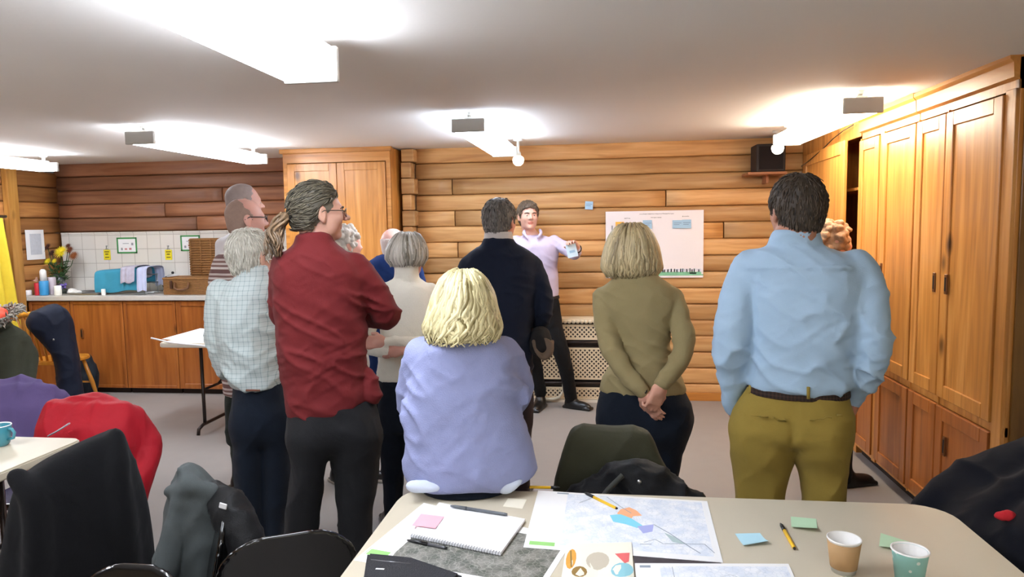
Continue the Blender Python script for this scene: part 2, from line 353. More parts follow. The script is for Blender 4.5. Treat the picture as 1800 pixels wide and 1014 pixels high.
# ------------------------------------------------------------------ kitchen
YC = 6.28
edges = [-5.72, -5.262, -4.69, -4.135, -3.58, -3.02]
labs = ['pine base cupboard at the left end of the worktop behind the coat', 'pine base cupboard behind the navy coat with a small dark keyhole', 'pine base cupboard right of the backpack under the sink end', 'pine base cupboard under the wicker hamper', 'pine base cupboard partly hidden by the folding table']
for i in range(5):
    a, b = edges[i], edges[i+1]
    t = thing('base_cupboard', labs[i], 'cupboard', ((a+b)/2, 6.55, 0), 0, 'base cupboards under the kitchen worktop')
    bm = BM(); box(bm, (a+.002, YC+.024, .05), (a+.02, YK-.05, .925)); box(bm, (b-.02, YC+.024, .05), (b-.002, YK-.05, .925)); box(bm, (a+.02, YK-.07, .05), (b-.02, YK-.05, .925)); box(bm, (a+.02, YC+.03, .05), (b-.02, YK-.06, .07)); box(bm, (a+.02, YC+.03, .9), (b-.02, YC+.1, .925))
    obj('carcass', bm, CAB_V, t)
    bm = BM(); box(bm, (a+.01, YC+.05, 0), (b-.01, YC+.08, .05)); obj('plinth', bm, DARKIN, t)
    door(t, MK(YC+.024), a+.004, b-.004, .055, .92, CAB_V, None if i not in (1,) else (-5.15, .60), frame=.05 if i in (3,) else .03)
SX0 = XL+.04
bm = BM(); box(bm, (SX0, YC-.025, .93), (-2.875, YK-.045, .975), .006)
tag(obj('worktop', bm, plain('laminate', (196, 192, 184), .35, var=.06, vscale=60)), 'long pale grey kitchen worktop on the pine base cupboards', 'worktop')
# tiles
def tilemat():
    m, nt, N, L, B = newmat('glazed_tiles')
    tc = N.new('ShaderNodeTexCoord'); sp = N.new('ShaderNodeSeparateXYZ'); L.new(tc.outputs['Object'], sp.inputs[0]); cb = N.new('ShaderNodeCombineXYZ'); L.new(sp.outputs['X'], cb.inputs['X']); L.new(sp.outputs['Z'], cb.inputs['Y'])
    br = N.new('ShaderNodeTexBrick'); br.offset = 0; br.inputs['Scale'].default_value = 1; br.inputs['Brick Width'].default_value = .15; br.inputs['Row Height'].default_value = .148; br.inputs['Mortar Size'].default_value = .0028; br.inputs['Mortar Smooth'].default_value = .2
    br.inputs['Color1'].default_value = C((226, 222, 214)); br.inputs['Color2'].default_value = C((217, 214, 206)); br.inputs['Mortar'].default_value = C((178, 172, 162))
    L.new(cb.outputs[0], br.inputs['Vector']); L.new(br.outputs['Color'], B.inputs['Base Color']); B.inputs['Roughness'].default_value = .2
    b = N.new('ShaderNodeBump'); b.inputs['Strength'].default_value = .4; b.inputs['Distance'].default_value = .004; b.invert = True; L.new(br.outputs['Fac'], b.inputs['Height']); L.new(b.outputs[0], B.inputs['Normal'])
    return m
bm = BM(); box(bm, (XL+.05, YK-.043, .975), (-2.87, YK-.034, 1.585), .002, 1); box(bm, (XL+.05, YK-.05, 1.583), (-2.87, YK-.034, 1.6), .003, 1)
o = struct('trim_3', bm, tilemat())
YT = YK-.045
def hang(name, label, cat, px, mats, th=.003, border=None, group=None, draw=None, Y=YT, parent=None):
    """flat sheet on the tiles or back wall: px = (x0, y0, x1, y1) box"""
    a = at(px[0], px[1], Y=Y); b = at(px[2], px[3], Y=Y)
    x0, x1, z0, z1 = a[0], b[0], b[2], a[2]
    bm = BM(); box(bm, (x0, Y-th, z0), (x1, Y, z1))
    if border:
        w = border
        for q in (((x0, z0), (x1, z0+w)), ((x0, z1-w), (x1, z1)), ((x0, z0), (x0+w, z1)), ((x1-w, z0), (x1, z1))):
            box(bm, (q[0][0], Y-th-.002, q[0][1]), (q[1][0], Y-th+.0005, q[1][1]), mi=1)
    if draw:
        for (u0, v0, u1, v1, mi) in draw:
            box(bm, (x0+(x1-x0)*u0, Y-th-.0012, z0+(z1-z0)*v0), (x0+(x1-x0)*u1, Y-th+.0005, z0+(z1-z0)*v1), mi=mi)
    o = obj(name, bm, mats); return tag(o, label, cat, group)
GRN = plain('green_border', (66, 150, 84), .5); INK = plain('ink_grey', (150, 150, 155), .6); YEL = plain('yellow_card', (236, 220, 40), .5); INKD = plain('ink_dark', (110, 96, 30), .6); PINKI = plain('ink_pink', (200, 130, 130), .6)
hang('framed_notice', 'green bordered notice on the tiles above the teal towel', 'notice', (205, 417.5, 242, 445), [PAPER, GRN, INK, PINKI], border=.016, group='green bordered notices on the tiles', draw=[(.2, .2, .28, .35, 2), (.38, .22, .5, .32, 3), (.72, .5, .82, .66, 2), (.6, .22, .72, .34, 3), (.3, .6, .6, .64, 2)])
hang('framed_notice', 'green bordered notice on the tiles partly behind the hamper lid', 'notice', (317, 413.5, 353, 441), [PAPER, GRN, INK, PINKI], border=.016, group='green bordered notices on the tiles', draw=[(.18, .2, .28, .35, 2), (.38, .3, .46, .42, 3), (.3, .6, .6, .64, 2)])
for x, lab in ((182, 'small yellow tag hung on the tiles left of the first notice'), (290, 'small yellow tag hung on the tiles above the white kettle')):
    o = hang('hanging_tag', lab, 'tag', (x, 439, x+13, 456.5), [YEL, INKD], group='yellow tags hung on the tiles', draw=[(.15, .75, .85, .85, 1), (.25, .5, .7, .62, 1), (.2, .2, .8, .3, 1)])
    a = at(x+6, 439, Y=YT); bm = BM(); tube(bm, [(a[0]-.012, YT-.003, a[2]), (a[0], YT-.005, a[2]+.035), (a[0]+.012, YT-.003, a[2])], .003, 5); lathe(bm, [(0, -.004), (.009, -.004), (.009, .004), (0, .004)], 10, (a[0], YT-.005, a[2]+.04), M=Matrix.Rotation(math.pi/2, 4, 'X')); obj('hook', bm, STEEL, o)
# paper on the left wall
a, b = at(47, 404, X=XL+.06), at(83, 455, X=XL+.06)
bm = BM(); box(bm, (XL+.037, a[1], b[2]), (XL+.041, b[1], a[2])); box(bm, (XL+.04, a[1]+.05, b[2]+.05), (XL+.0425, b[1]-.04, a[2]-.04), mi=1)
tag(obj('wall_notice', bm, [PAPER, plain('print_grey', (196, 200, 208), .6, var=.15, vscale=30)]), 'white printed sheet pinned to the left log wall above the flowers', 'notice')
# ================================================================== ceiling lights
def emis(name, c, s):
    m, nt, N, L, B = newmat(name); B.inputs['Base Color'].default_value = (.9, .9, .9, 1); B.inputs['Emission Color'].default_value = C(c); B.inputs['Emission Strength'].default_value = s; B.inputs['Roughness'].default_value = .5
    return m
LN = emis('tube_light', (236, 243, 255), 14.0); LC = emis('tube_light_cool', (222, 236, 255), 14.0); LW = emis('tube_light_warm', (255, 242, 222), 14.0)
def fixture(x, y0, y1, mat, label, drop=.05, w=.19, h=.078, skew=0.0):
    zc = min(ceilz(y0), ceilz(y1)); zb = zc-drop-h+.008; ym = (y0+y1)/2
    t = thing('ceiling_light', label, 'ceiling light', (x, ym, zb), skew, 'long fluorescent ceiling lights')
    def B_(lo, hi, bev=.004, bm=None): return box(bm or BM(), lo, hi, bev)
    hl = (y1-y0)/2
    obj('diffuser', B_((-w/2, -hl+.025, 0), (w/2, hl-.025, h-.006), .014), mat, t, world=False)
    obj('housing', B_((-.03, -hl+.03, h-.006), (.03, hl-.03, h+.012), .003), GREYPL, t, world=False)
    for s in (-1, 1):
        obj('end_cap', B_((-w/2-.004, s*hl-(.025 if s > 0 else 0), -.004), (w/2+.004, s*hl+(.025 if s < 0 else 0), h), .006), GREYPL, t, world=False)
        top = ceilz(ym+s*(hl-.06))-zb
        bm = BM(); tube(bm, [(0, s*(hl-.06), h), (0, s*(hl-.06), top-.004)], .014, 12); lathe(bm, [(0, top-.02), (.03, top-.02), (.03, top), (0, top)], 16, (0, s*(hl-.06), 0)); obj('stem', bm, GREYPL, t, world=False)
    return t
fixture(-.99, .78, 2.36, LN, 'fluorescent ceiling light overhead at the top of the photo, cut by the frame', w=.185, h=.115, drop=.015)
fixture(-.795, 4.15, 5.72, LC, 'fluorescent ceiling light in the middle over the suited man', h=.075)
fixture(1.34, 3.90, 5.45, LW, 'fluorescent ceiling light beside the pine wardrobes on the right')
fixture(-2.93, 4.18, 5.72, LN, 'fluorescent ceiling light in front of the tall pine cupboard')
fixture(-5.02, 4.30, 5.87, LN, 'fluorescent ceiling light at the far left by the log wall')
fixture(-3.1, .6, 2.15, LN, 'added fluorescent ceiling light out of view beyond the left of the photo')  # unseen fixture added to brighten the near field
fixture(1.15, -2.2, -.65, LN, 'added fluorescent ceiling light unseen behind the camera on the right')  # extra unseen fixture, added to light the foreground and people's backs
fixture(-.9, -2.2, -.65, LN, 'fluorescent ceiling light behind the camera')
# glass bulbs under the far ends of two lights
BULB = plain('bulb_glass', (250, 248, 240), .15, emit=(255, 246, 228), es=2.5)
for (px, py, lab) in ((911, 281, 'small round ceiling spotlight hanging past the middle light'), (1367, 260, 'small round ceiling spotlight hanging beside the black speaker')):
    c = at(px, py, Y=5.80); zc = ceilz(5.8)
    t = thing('spotlight', lab, 'spotlight', (c[0], 5.80, c[2]), 0, 'small round ceiling spotlights')
    bm = BM(); lathe(bm, [(0, -.05), (.02, -.047), (.04, -.03), (.048, -.004), (.045, .016), (.03, .03), (0, .03)], 20); obj('bulb', bm, BULB, t, world=False)
    bm = BM(); lathe(bm, [(0, .028), (.026, .028), (.022, .06), (.012, .07), (.012, zc-c[2]-.02), (.04, zc-c[2]-.016), (.04, zc-c[2]), (0, zc-c[2])], 16); obj('lamp_holder', bm, GREYPL, t, world=False)
# ================================================================== back wall things
a, b = at(1330, 253, Y=6.12), at(1381, 301, Y=6.12)
t = thing('speaker', 'square black speaker box on a small bracket high on the back wall', 'speaker', ((a[0]+b[0])/2, 6.24, b[2]))
bm = BM(); box(bm, (a[0], 6.12, b[2]), (b[0], 6.36, a[2]), .012); obj('cabinet', bm, plain('speaker_black', (34, 26, 26), .6), t)
bm = BM(); box(bm, (a[0]+.02, 6.114, b[2]+.02), (b[0]-.02, 6.122, a[2]-.02), .006); obj('grille', bm, plain('grille_cloth', (26, 20, 22), .9, bump=.5, bscale=500), t)
bm = BM(); box(bm, (a[0]-.07, 6.10, b[2]-.022), (b[0]+.01, 6.366, b[2]-.001), .003); box(bm, (a[0]+.1, 6.2, b[2]-.09), (a[0]+.12, 6.366, b[2]-.02)); obj('bracket_shelf', bm, plain('shelf_wood', (150, 96, 60), .5), t)
YP = YB-.036
SKY = plain('sticky_blue', (160, 196, 222), .6); HDR = plain('poster_ink', (150, 148, 152), .6)
PAL = plain('poster_paper', (236, 232, 236), .5); PGR = plain('poster_green', (130, 196, 160), .5); PBL = plain('poster_haze', (214, 218, 234), .5)
def words(u0, u1, v0, v1, n, mi, r):
    out = []; u = u0
    while u < u1:
        w = r.uniform(.006, .011); out.append((u, v0+r.uniform(0, (v1-v0)*.3), min(u+w, u1), v1-r.uniform(0, (v1-v0)*.3), mi)); u += w+.0035
    return out
r = random.Random(5)
pd = words(.35, .70, .945, .962, 0, 2, r) + words(.195, .255, .885, .903, 0, 2, r) + words(.465, .575, .89, .907, 0, 2, r) + words(.785, .855, .9, .917, 0, 2, r)
pd += [(.06, .70, .075, .79, 2), (.0, .03, 1, .05, 3), (.02, .05, .98, .085, 3), (.02, .085, .98, .13, 4), (.86, .055, .93, .075, 2)]
for i in range(14):
    u = .55+.03*i + r.uniform(-.01, .01); hh = r.uniform(.1, .14); pd.append((u, .08, u+.012, hh, 3))
hang('wall_poster', 'large white printed poster pinned to the log wall beside the speaking man', 'poster', (1064.5, 372, 1236, 487.5), [PAL, PAL, HDR, PGR, PBL], draw=pd, Y=YP, th=.004)
def note(px, c, lab, Y=YP-.0055, tilt=0, group='sticky notes on the poster'):
    a = at(px[0], px[1], Y=Y); b = at(px[2], px[3], Y=Y); w, h = b[0]-a[0], a[2]-b[2]
    bm = BM(); nx = 4
    for i in range(nx):
        f0, f1 = i/nx, (i+1)/nx; y0, y1 = -.012*(1-f0)**2, -.012*(1-f1)**2
        vs = [bm.verts.new(p) for p in ((-w/2, y0, h*f0), (w/2, y0, h*f0), (w/2, y1, h*f1), (-w/2, y1, h*f1))]; bm.faces.new(vs)
    for (v, l) in ((.62, .8), (.42, .6)):
        q = [bm.verts.new((x*w, -.012*(1-v)**2-.0012, z*h)) for x, z in ((-.38, v), (-.38+l, v), (-.38+l, v+.06), (-.38, v+.06))]; f = bm.faces.new(q); f.material_index = 1
    bmesh.ops.remove_doubles(bm, verts=list(bm.verts), dist=1e-5)
    bm.transform(Matrix.Translation(((a[0]+b[0])/2, Y, b[2])) @ Matrix.Rotation(tilt, 4, 'Y'))
    o = obj('sticky_note', bm, [c, plain('note_ink', (120, 140, 170), .6)]); sm = o.modifiers.new('Solidify', 'SOLIDIFY'); sm.thickness = .001
    return tag(o, lab, 'sticky note', group)
note((1028, 354, 1042, 368), SKY, 'lone pale blue sticky note on the bare logs left of the poster', Y=YB-.036, tilt=.05, group='sticky notes on the back wall')
note((1082, 390, 1097, 402), plain('sticky_orange', (250, 190, 70), .6), 'orange sticky note at the upper left of the poster')
note((1130, 387, 1146, 402), SKY, 'blue sticky note under the middle heading of the poster')
note((1182, 387, 1199, 401), SKY, 'left one of two touching blue sticky notes under the right heading')
note((1199, 386, 1215, 401), SKY, 'right one of two touching blue sticky notes under the right heading')
note((1143, 414, 1151, 427), plain('sticky_lime', (214, 222, 110), .6), 'yellow green sticky note at the poster half hidden by blond bobbed hair')
bm = BM(); tube(bm, [tuple(at(x, y, X=1.655)) for x, y in ((1409, 292), (1420, 284), (1446, 262), (1464, 244), (1482, 230), (1500, 219))], .004, 6); tag(obj('cable', bm, BLACK), 'thin dark cable sagging across the top of the corner cupboard', 'cable')
# ------------------------------------------------------------------ radiator with lattice guard
t = thing('radiator', 'cream lattice radiator guard under the poster with dark gaps', 'radiator', (-.3, 6.27, 0))
rx0, rx1, ry = -.66, .16, 6.22
CRM = plain('cream_paint', (232, 216, 186), .5)
bm = BM(); box(bm, (rx0, ry-.02, .735), (rx1, 6.36, .765), .004)
n = 22
for i in range(n):
    x = rx0+(rx1-rx0)*(i+.5)/n; lathe(bm, [(0, 0), (.018, 0), (.018, .012), (0, .012)], 12, (x, ry-.014, .737), M=Matrix.Rotation(math.pi/2, 4, 'X'))
obj('top_shelf', bm, CRM, t)
bm = BM(); box(bm, (rx0+.02, ry+.03, .05), (rx1-.02, 6.35, .73)); obj('core', bm, plain('rad_dark', (44, 32, 28), .6), t)
bm = BM()
for z in (.535, .165): box(bm, (rx0+.02, ry+.005, z-.03), (rx1-.02, ry+.04, z+.03), .01); 
for z in (.535, .165): tube(bm, [(rx0+.02, ry-.005, z+.012), (rx1-.02, ry-.005, z+.012)], .014, 10)
obj('pipe_rail', bm, DARKMET, t)
def lattice(z0, z1, x0, x1, pitch=.040, wd=.0125):
    bm = BM(); H = z1-z0
    x = x0-H
    while x < x1:
        for s in (1, -1):
            xa, xb = (x, x+H) if s > 0 else (x+H, x)
            pa, pb = Vector((xa, 0, z0)), Vector((xb, 0, z1))
            d = pb-pa; t0, t1 = 0.0, 1.0
            for lim, sg in ((x0, 1), (x1, -1)):
                fa, fb = sg*(pa.x-lim), sg*(pb.x-lim)
                if fa < 0 and fb < 0: t0 = 2
                elif fa < 0: t0 = max(t0, fa/(fa-fb))
                elif fb < 0: t1 = min(t1, fa/(fa-fb))
            if t1-t0 < .02: continue
            a, b = pa+d*t0, pa+d*t1; dn = d.normalized(); nrm = Vector((-dn.z, 0, dn.x))*wd/2
            y = ry-.004 if s > 0 else ry
            q = [Vector((p.x, y, p.z)) for p in (a-nrm, b-nrm, b+nrm, a+nrm)]
            lo = [bm.verts.new(p) for p in q]; hi = [bm.verts.new(p+Vector((0, .004, 0))) for p in q]
            bm.faces.new(lo); bm.faces.new(hi[::-1])
            for i in range(4): bm.faces.new((lo[i], hi[i], hi[(i+1) % 4], lo[(i+1) % 4]))
        x += pitch
    box(bm, (x0, ry-.006, z0-.004), (x1, ry+.006, z0+.012)); box(bm, (x0, ry-.006, z1-.012), (x1, ry+.006, z1+.004))
    bmesh.ops.recalc_face_normals(bm, faces=list(bm.faces))
    return bm
for z0, z1 in ((.575, .705), (.215, .495), (.035, .135)): obj('lattice_panel', lattice(z0, z1, rx0+.01, rx1-.01), CRM, t)
bm = BM(); box(bm, (rx0, ry-.01, 0), (rx1, ry+.02, .026), .003); obj('base_rail', bm, plain('offwhite_paint', (226, 220, 208), .5), t)
# rounded pale frame at the left end of the guard
bm = BM(); pts = [(-.62, ry-.022, .03), (-.46, ry-.022, .03), (-.40, ry-.022, .05), (-.365, ry-.022, .1), (-.36, ry-.022, .2), (-.365, ry-.022, .42), (-.38, ry-.022, .52)]
tube(bm, pts, .014, 10); obj('end_frame', bm, plain('pale_frame', (206, 198, 178), .5), t)
# yellow curtain at the left wall
t = thing('curtain', 'yellow curtain hanging on the left wall beside the post', 'curtain', (XL+.12, 5.6, .3))
bm = bmesh.new(); rows = 14; cols = 60; g = []
for i in range(rows+1):
    f = i/rows; zz = .45+(1.75-.45)*f; row = []
    for j in range(cols+1):
        u = j/cols; y = 5.25+u*(.86-.13*f)-.0*f; row.append(bm.verts.new((XL+.13+.035*math.sin(u*46)+.012*math.sin(u*19+f*3), y, zz)))
    g.append(row)
for i in range(rows):
    for j in range(cols):
        f = bm.faces.new((g[i][j], g[i][j+1], g[i+1][j+1], g[i+1][j])); f.smooth = True
o = obj('drape', bm, fabric('yellow_cloth', (222, 196, 60), bump=.1), t); o.modifiers.new('S', 'SOLIDIFY').thickness = .004
bm = BM(); tube(bm, [(XL+.13, 5.2, 1.765), (XL+.13, 6.05, 1.765)], .014, 10); tube(bm, [(XL+.03, 5.24, 1.765), (XL+.13, 5.24, 1.765)], .01, 8); tube(bm, [(XL+.03, 6.0, 1.765), (XL+.13, 6.0, 1.765)], .01, 8); obj('rail', bm, STEEL, t)
# ================================================================== implicit surfaces
def vnoise(P, f, seed=0):
    """smooth value noise on points P (n,3) with per-axis frequency f"""
    q = P*np.asarray(f, float) + seed*17.31; i = np.floor(q).astype(np.int64); t = q-i; t = t*t*(3-2*t)
    def h(a, b, c):
        n = (a*73856093) ^ (b*19349663) ^ (c*83492791) ^ (seed*2654435); n = (n ^ (n >> 13))*1274126177; n = n ^ (n >> 16)
        return (n & 0xffff)/65535.0
    x, y, z = i[:, 0], i[:, 1], i[:, 2]; r = 0
    for dx in (0, 1):
        for dy in (0, 1):
            for dz in (0, 1):
                w = (t[:, 0] if dx else 1-t[:, 0])*(t[:, 1] if dy else 1-t[:, 1])*(t[:, 2] if dz else 1-t[:, 2])
                r = r + w*h(x+dx, y+dy, z+dz)
    return r
def smin(a, b, k):
    if k <= 0: return np.minimum(a, b)
    h = np.maximum(k-np.abs(a-b), 0)/k
    return np.minimum(a, b) - h*h*k*.25
class Field:
    def __init__(s): s.p = []
    def add(s, fn, lo, hi, k=.02, op='u'): s.p.append((fn, np.array(lo, float), np.array(hi, float), k, op)); return s
    def cone(s, a, b, ra, rb, k=.02, op='u'):
        a, b = np.array(a, float), np.array(b, float); r = max(ra, rb); d = b-a; L = max(float(d@d), 1e-12)
        def fn(X, Y, Z):
            px, py, pz = X-a[0], Y-a[1], Z-a[2]; t = np.clip((px*d[0]+py*d[1]+pz*d[2])/L, 0, 1)
            return np.sqrt((px-t*d[0])**2+(py-t*d[1])**2+(pz-t*d[2])**2) - (ra+(rb-ra)*t)
        return s.add(fn, np.minimum(a, b)-r, np.maximum(a, b)+r, k, op)
    def limb(s, pts, rs, k=.02, op='u'):
        P = [np.array(p, float) for p in pts]; n = len(P); Q, R = [], []
        for i in range(n-1):
            p0, p1, p2, p3 = P[max(i-1, 0)], P[i], P[i+1], P[min(i+2, n-1)]
            for j in range(4):
                t = j/4; Q.append(.5*(2*p1+(p2-p0)*t+(2*p0-5*p1+4*p2-p3)*t*t+(3*p1-p0-3*p2+p3)*t**3)); R.append(rs[i]+(rs[i+1]-rs[i])*t)
        Q.append(P[-1]); R.append(rs[-1])
        segs = [(Q[i], Q[i+1], R[i], R[i+1]) for i in range(len(Q)-1)]
        def fn(X, Y, Z):
            out = None
            for a, b, ra, rb in segs:
                d = b-a; L = max(float(d@d), 1e-12); px, py, pz = X-a[0], Y-a[1], Z-a[2]
                t = np.clip((px*d[0]+py*d[1]+pz*d[2])/L, 0, 1)
                v = np.sqrt((px-t*d[0])**2+(py-t*d[1])**2+(pz-t*d[2])**2)-(ra+(rb-ra)*t)
                out = v if out is None else np.minimum(out, v)
            return out
        A = np.array(Q); m = max(rs)
        return s.add(fn, A.min(0)-m, A.max(0)+m, k, op)
    def ell(s, c, r, k=.02, R=None, op='u'):
        c = np.array(c, float); r = np.array(r, float); R = np.eye(3) if R is None else np.array(R, float); m = max(r)
        def fn(X, Y, Z):
            px, py, pz = X-c[0], Y-c[1], Z-c[2]
            a = (px*R[0, 0]+py*R[1, 0]+pz*R[2, 0]); b = (px*R[0, 1]+py*R[1, 1]+pz*R[2, 1]); e = (px*R[0, 2]+py*R[1, 2]+pz*R[2, 2])
            k0 = np.sqrt((a/r[0])**2+(b/r[1])**2+(e/r[2])**2); k1 = np.sqrt((a/r[0]**2)**2+(b/r[1]**2)**2+(e/r[2]**2)**2)
            return np.where(k1 < 1e-6, -min(r), k0*(k0-1)/np.maximum(k1, 1e-6))
        return s.add(fn, c-m, c+m, k, op)
    def rbox(s, c, h, rad=.02, k=.02, R=None, op='u'):
        c = np.array(c, float); h = np.array(h, float)-rad; R = np.eye(3) if R is None else np.array(R, float); m = float(np.linalg.norm(h))+rad
        def fn(X, Y, Z):
            px, py, pz = X-c[0], Y-c[1], Z-c[2]
            q = [np.abs(px*R[0, i]+py*R[1, i]+pz*R[2, i])-h[i] for i in range(3)]
            return np.sqrt(sum(np.maximum(v, 0)**2 for v in q)) + np.minimum(np.maximum(np.maximum(q[0], q[1]), q[2]), 0) - rad
        return s.add(fn, c-m, c+m, k, op)
    def loft(s, secs, w, u, k=.02, p=2.25, op='u', rnd_=.012):
        """secs: (z, cw, cu, rw, ru) sorted; w,u horizontal unit axes"""
        S = np.array(sorted(secs), float); z = S[:, 0]; w = np.array(w); u = np.array(u)
        zz = np.linspace(z[0], z[-1], max(8, int((z[-1]-z[0])/.008)))
        def mono(col):
            y = S[:, col]; d = np.diff(y)/np.maximum(np.diff(z), 1e-6); m = np.concatenate([[d[0]], (d[:-1]+d[1:])/2, [d[-1]]]) if len(d) > 1 else np.array([d[0], d[0]])
            for i in range(len(d)):
                if abs(d[i]) < 1e-9: m[i] = m[i+1] = 0
                else:
                    a, b = m[i]/d[i], m[i+1]/d[i]
                    if a < 0: m[i] = 0
                    if b < 0: m[i+1] = 0
                    q = math.hypot(a, b)
                    if q > 3: m[i], m[i+1] = 3*a/q*d[i], 3*b/q*d[i]
            i = np.clip(np.searchsorted(z, zz)-1, 0, len(d)-1); h = (z[i+1]-z[i]); t = (zz-z[i])/h
            return (2*t**3-3*t**2+1)*y[i]+(t**3-2*t**2+t)*h*m[i]+(-2*t**3+3*t**2)*y[i+1]+(t**3-t**2)*h*m[i+1]
        T = [mono(c) for c in (1, 2, 3, 4)]
        def fn(X, Y, Z):
            zc = Z[0, 0, :]; cw, cu, rw, ru = [np.interp(zc, zz, t)[None, None, :] for t in T]
            a = X*w[0]+Y*w[1]-cw; b = X*u[0]+Y*u[1]-cu
            rho = (np.abs(a/rw)**p+np.abs(b/ru)**p)**(1/p)+1e-6
            d = np.maximum(np.sqrt(a*a+b*b)*(1-1/rho), -np.minimum(rw, ru))
            e = np.maximum(z[0]-Z, Z-z[-1])+rnd_
            d2 = d+rnd_
            return np.sqrt(np.maximum(d2, 0)**2+np.maximum(e, 0)**2)+np.minimum(np.maximum(d2, e), 0)-rnd_
        corners = []
        for q in S:
            for sa in (-1, 1):
                for sb in (-1, 1): corners.append(w*(q[1]+sa*q[3])+u*(q[2]+sb*q[4])+np.array([0, 0, q[0]]))
        A = np.array(corners)
        return s.add(fn, A.min(0), A.max(0), k, op)
    def mesh(s, name, h=.008, pad=.03):
        ad = [q for q in s.p if q[4] == 'u']; lo = np.min([q[1] for q in ad], 0)-pad; hi = np.max([q[2] for q in ad], 0)+pad
        n = np.ceil((hi-lo)/h).astype(int)+1; D = np.full(n, .2, np.float32)
        ax = [lo[i]+h*np.arange(n[i]) for i in range(3)]
        for fn, a, b, k, op in s.p:
            m = k+2.5*h+.006; i0 = np.clip(np.floor((a-m-lo)/h).astype(int), 0, n); i1 = np.clip(np.ceil((b+m-lo)/h).astype(int)+1, 0, n)
            if np.any(i1-i0 < 1): continue
            sl = tuple(slice(x, y) for x, y in zip(i0, i1))
            X, Y, Z = ax[0][sl[0]][:, None, None], ax[1][sl[1]][None, :, None], ax[2][sl[2]][None, None, :]
            d = fn(X, Y, Z).astype(np.float32)
            if op == 'u': D[sl] = smin(D[sl], d, k)
            else: D[sl] = -smin(-D[sl], d, k) if op == 's' else np.maximum(D[sl], d)
        return surfnet(D, lo, h)
def surfnet(D, lo, h):
    s = D < 0; n = np.array(D.shape)
    c = np.zeros(n-1, np.uint8)
    for dx in (0, 1):
        for dy in (0, 1):
            for dz in (0, 1): c += s[dx:n[0]-1+dx, dy:n[1]-1+dy, dz:n[2]-1+dz]
    act = (c > 0) & (c < 8); idx = np.argwhere(act); vid = np.full(n-1, -1, np.int64); vid[act] = np.arange(len(idx))
    pos = np.zeros((len(idx), 3)); cnt = np.zeros(len(idx))
    cor = [(a, b, e) for a in (0, 1) for b in (0, 1) for e in (0, 1)]
    for a in cor:
        for ax in range(3):
            if a[ax]: continue
            b = list(a); b[ax] = 1
            va = D[idx[:, 0]+a[0], idx[:, 1]+a[1], idx[:, 2]+a[2]]; vb = D[idx[:, 0]+b[0], idx[:, 1]+b[1], idx[:, 2]+b[2]]
            m = (va < 0) != (vb < 0); t = np.where(m, va/np.where(m, va-vb, 1), 0); q = np.tile(np.array(a, float), (len(idx), 1)); q[:, ax] += t
            pos += q*m[:, None]; cnt += m
    V = lo + h*(idx + pos/np.maximum(cnt, 1)[:, None]); Q = []
    for ax in range(3):
        o1, o2 = (ax+1) % 3, (ax+2) % 3; sl0 = [slice(None)]*3; sl1 = [slice(None)]*3; sl0[ax] = slice(0, -1); sl1[ax] = slice(1, None)
        a, b = s[tuple(sl0)], s[tuple(sl1)]; e = np.argwhere(a != b); e = e[(e[:, o1] > 0) & (e[:, o2] > 0) & (e[:, o1] < n[o1]-1) & (e[:, o2] < n[o2]-1)]
        flip = a[e[:, 0], e[:, 1], e[:, 2]]; q = []
        for d1, d2 in ((1, 1), (0, 1), (0, 0), (1, 0)):
            f = e.copy(); f[:, o1] -= d1; f[:, o2] -= d2; q.append(vid[f[:, 0], f[:, 1], f[:, 2]])
        q = np.array(q).T; q[~flip] = q[~flip][:, ::-1]; Q.append(q)
    return V, np.concatenate(Q)
def vnormals(V, Q):
    n = np.cross(V[Q[:, 2]]-V[Q[:, 0]], V[Q[:, 3]]-V[Q[:, 1]]); N = np.zeros_like(V)
    for i in range(4): np.add.at(N, Q[:, i], n)
    return N/np.maximum(np.linalg.norm(N, axis=1), 1e-12)[:, None]
def smoothV(V, Q, it=2, f=.5):
    E = np.concatenate([Q[:, [i, (i+1) % 4]] for i in range(4)])
    for _ in range(it):
        S = np.zeros_like(V); c = np.zeros(len(V)); np.add.at(S, E[:, 0], V[E[:, 1]]); np.add.at(c, E[:, 0], 1); np.add.at(S, E[:, 1], V[E[:, 0]]); np.add.at(c, E[:, 1], 1)
        V = V+f*(S/np.maximum(c, 1)[:, None]-V)
    return V
def qmesh(name, V, Q, mat, parent=None, loc=(0, 0, 0), mi=None):
    loc = np.array(loc, float); me = bpy.data.meshes.new(name); me.vertices.add(len(V)); me.vertices.foreach_set('co', (V-loc).astype(np.float32).ravel())
    me.loops.add(len(Q)*4); me.loops.foreach_set('vertex_index', Q.astype(np.int32).ravel()); me.polygons.add(len(Q))
    me.polygons.foreach_set('loop_start', np.arange(0, len(Q)*4, 4, dtype=np.int32)); me.polygons.foreach_set('loop_total', np.full(len(Q), 4, np.int32))
    if mi is not None: me.polygons.foreach_set('material_index', mi.astype(np.int32))
    me.update(calc_edges=True); me.validate()
    o = link(name, me, mat, parent, smooth=True)
    return o
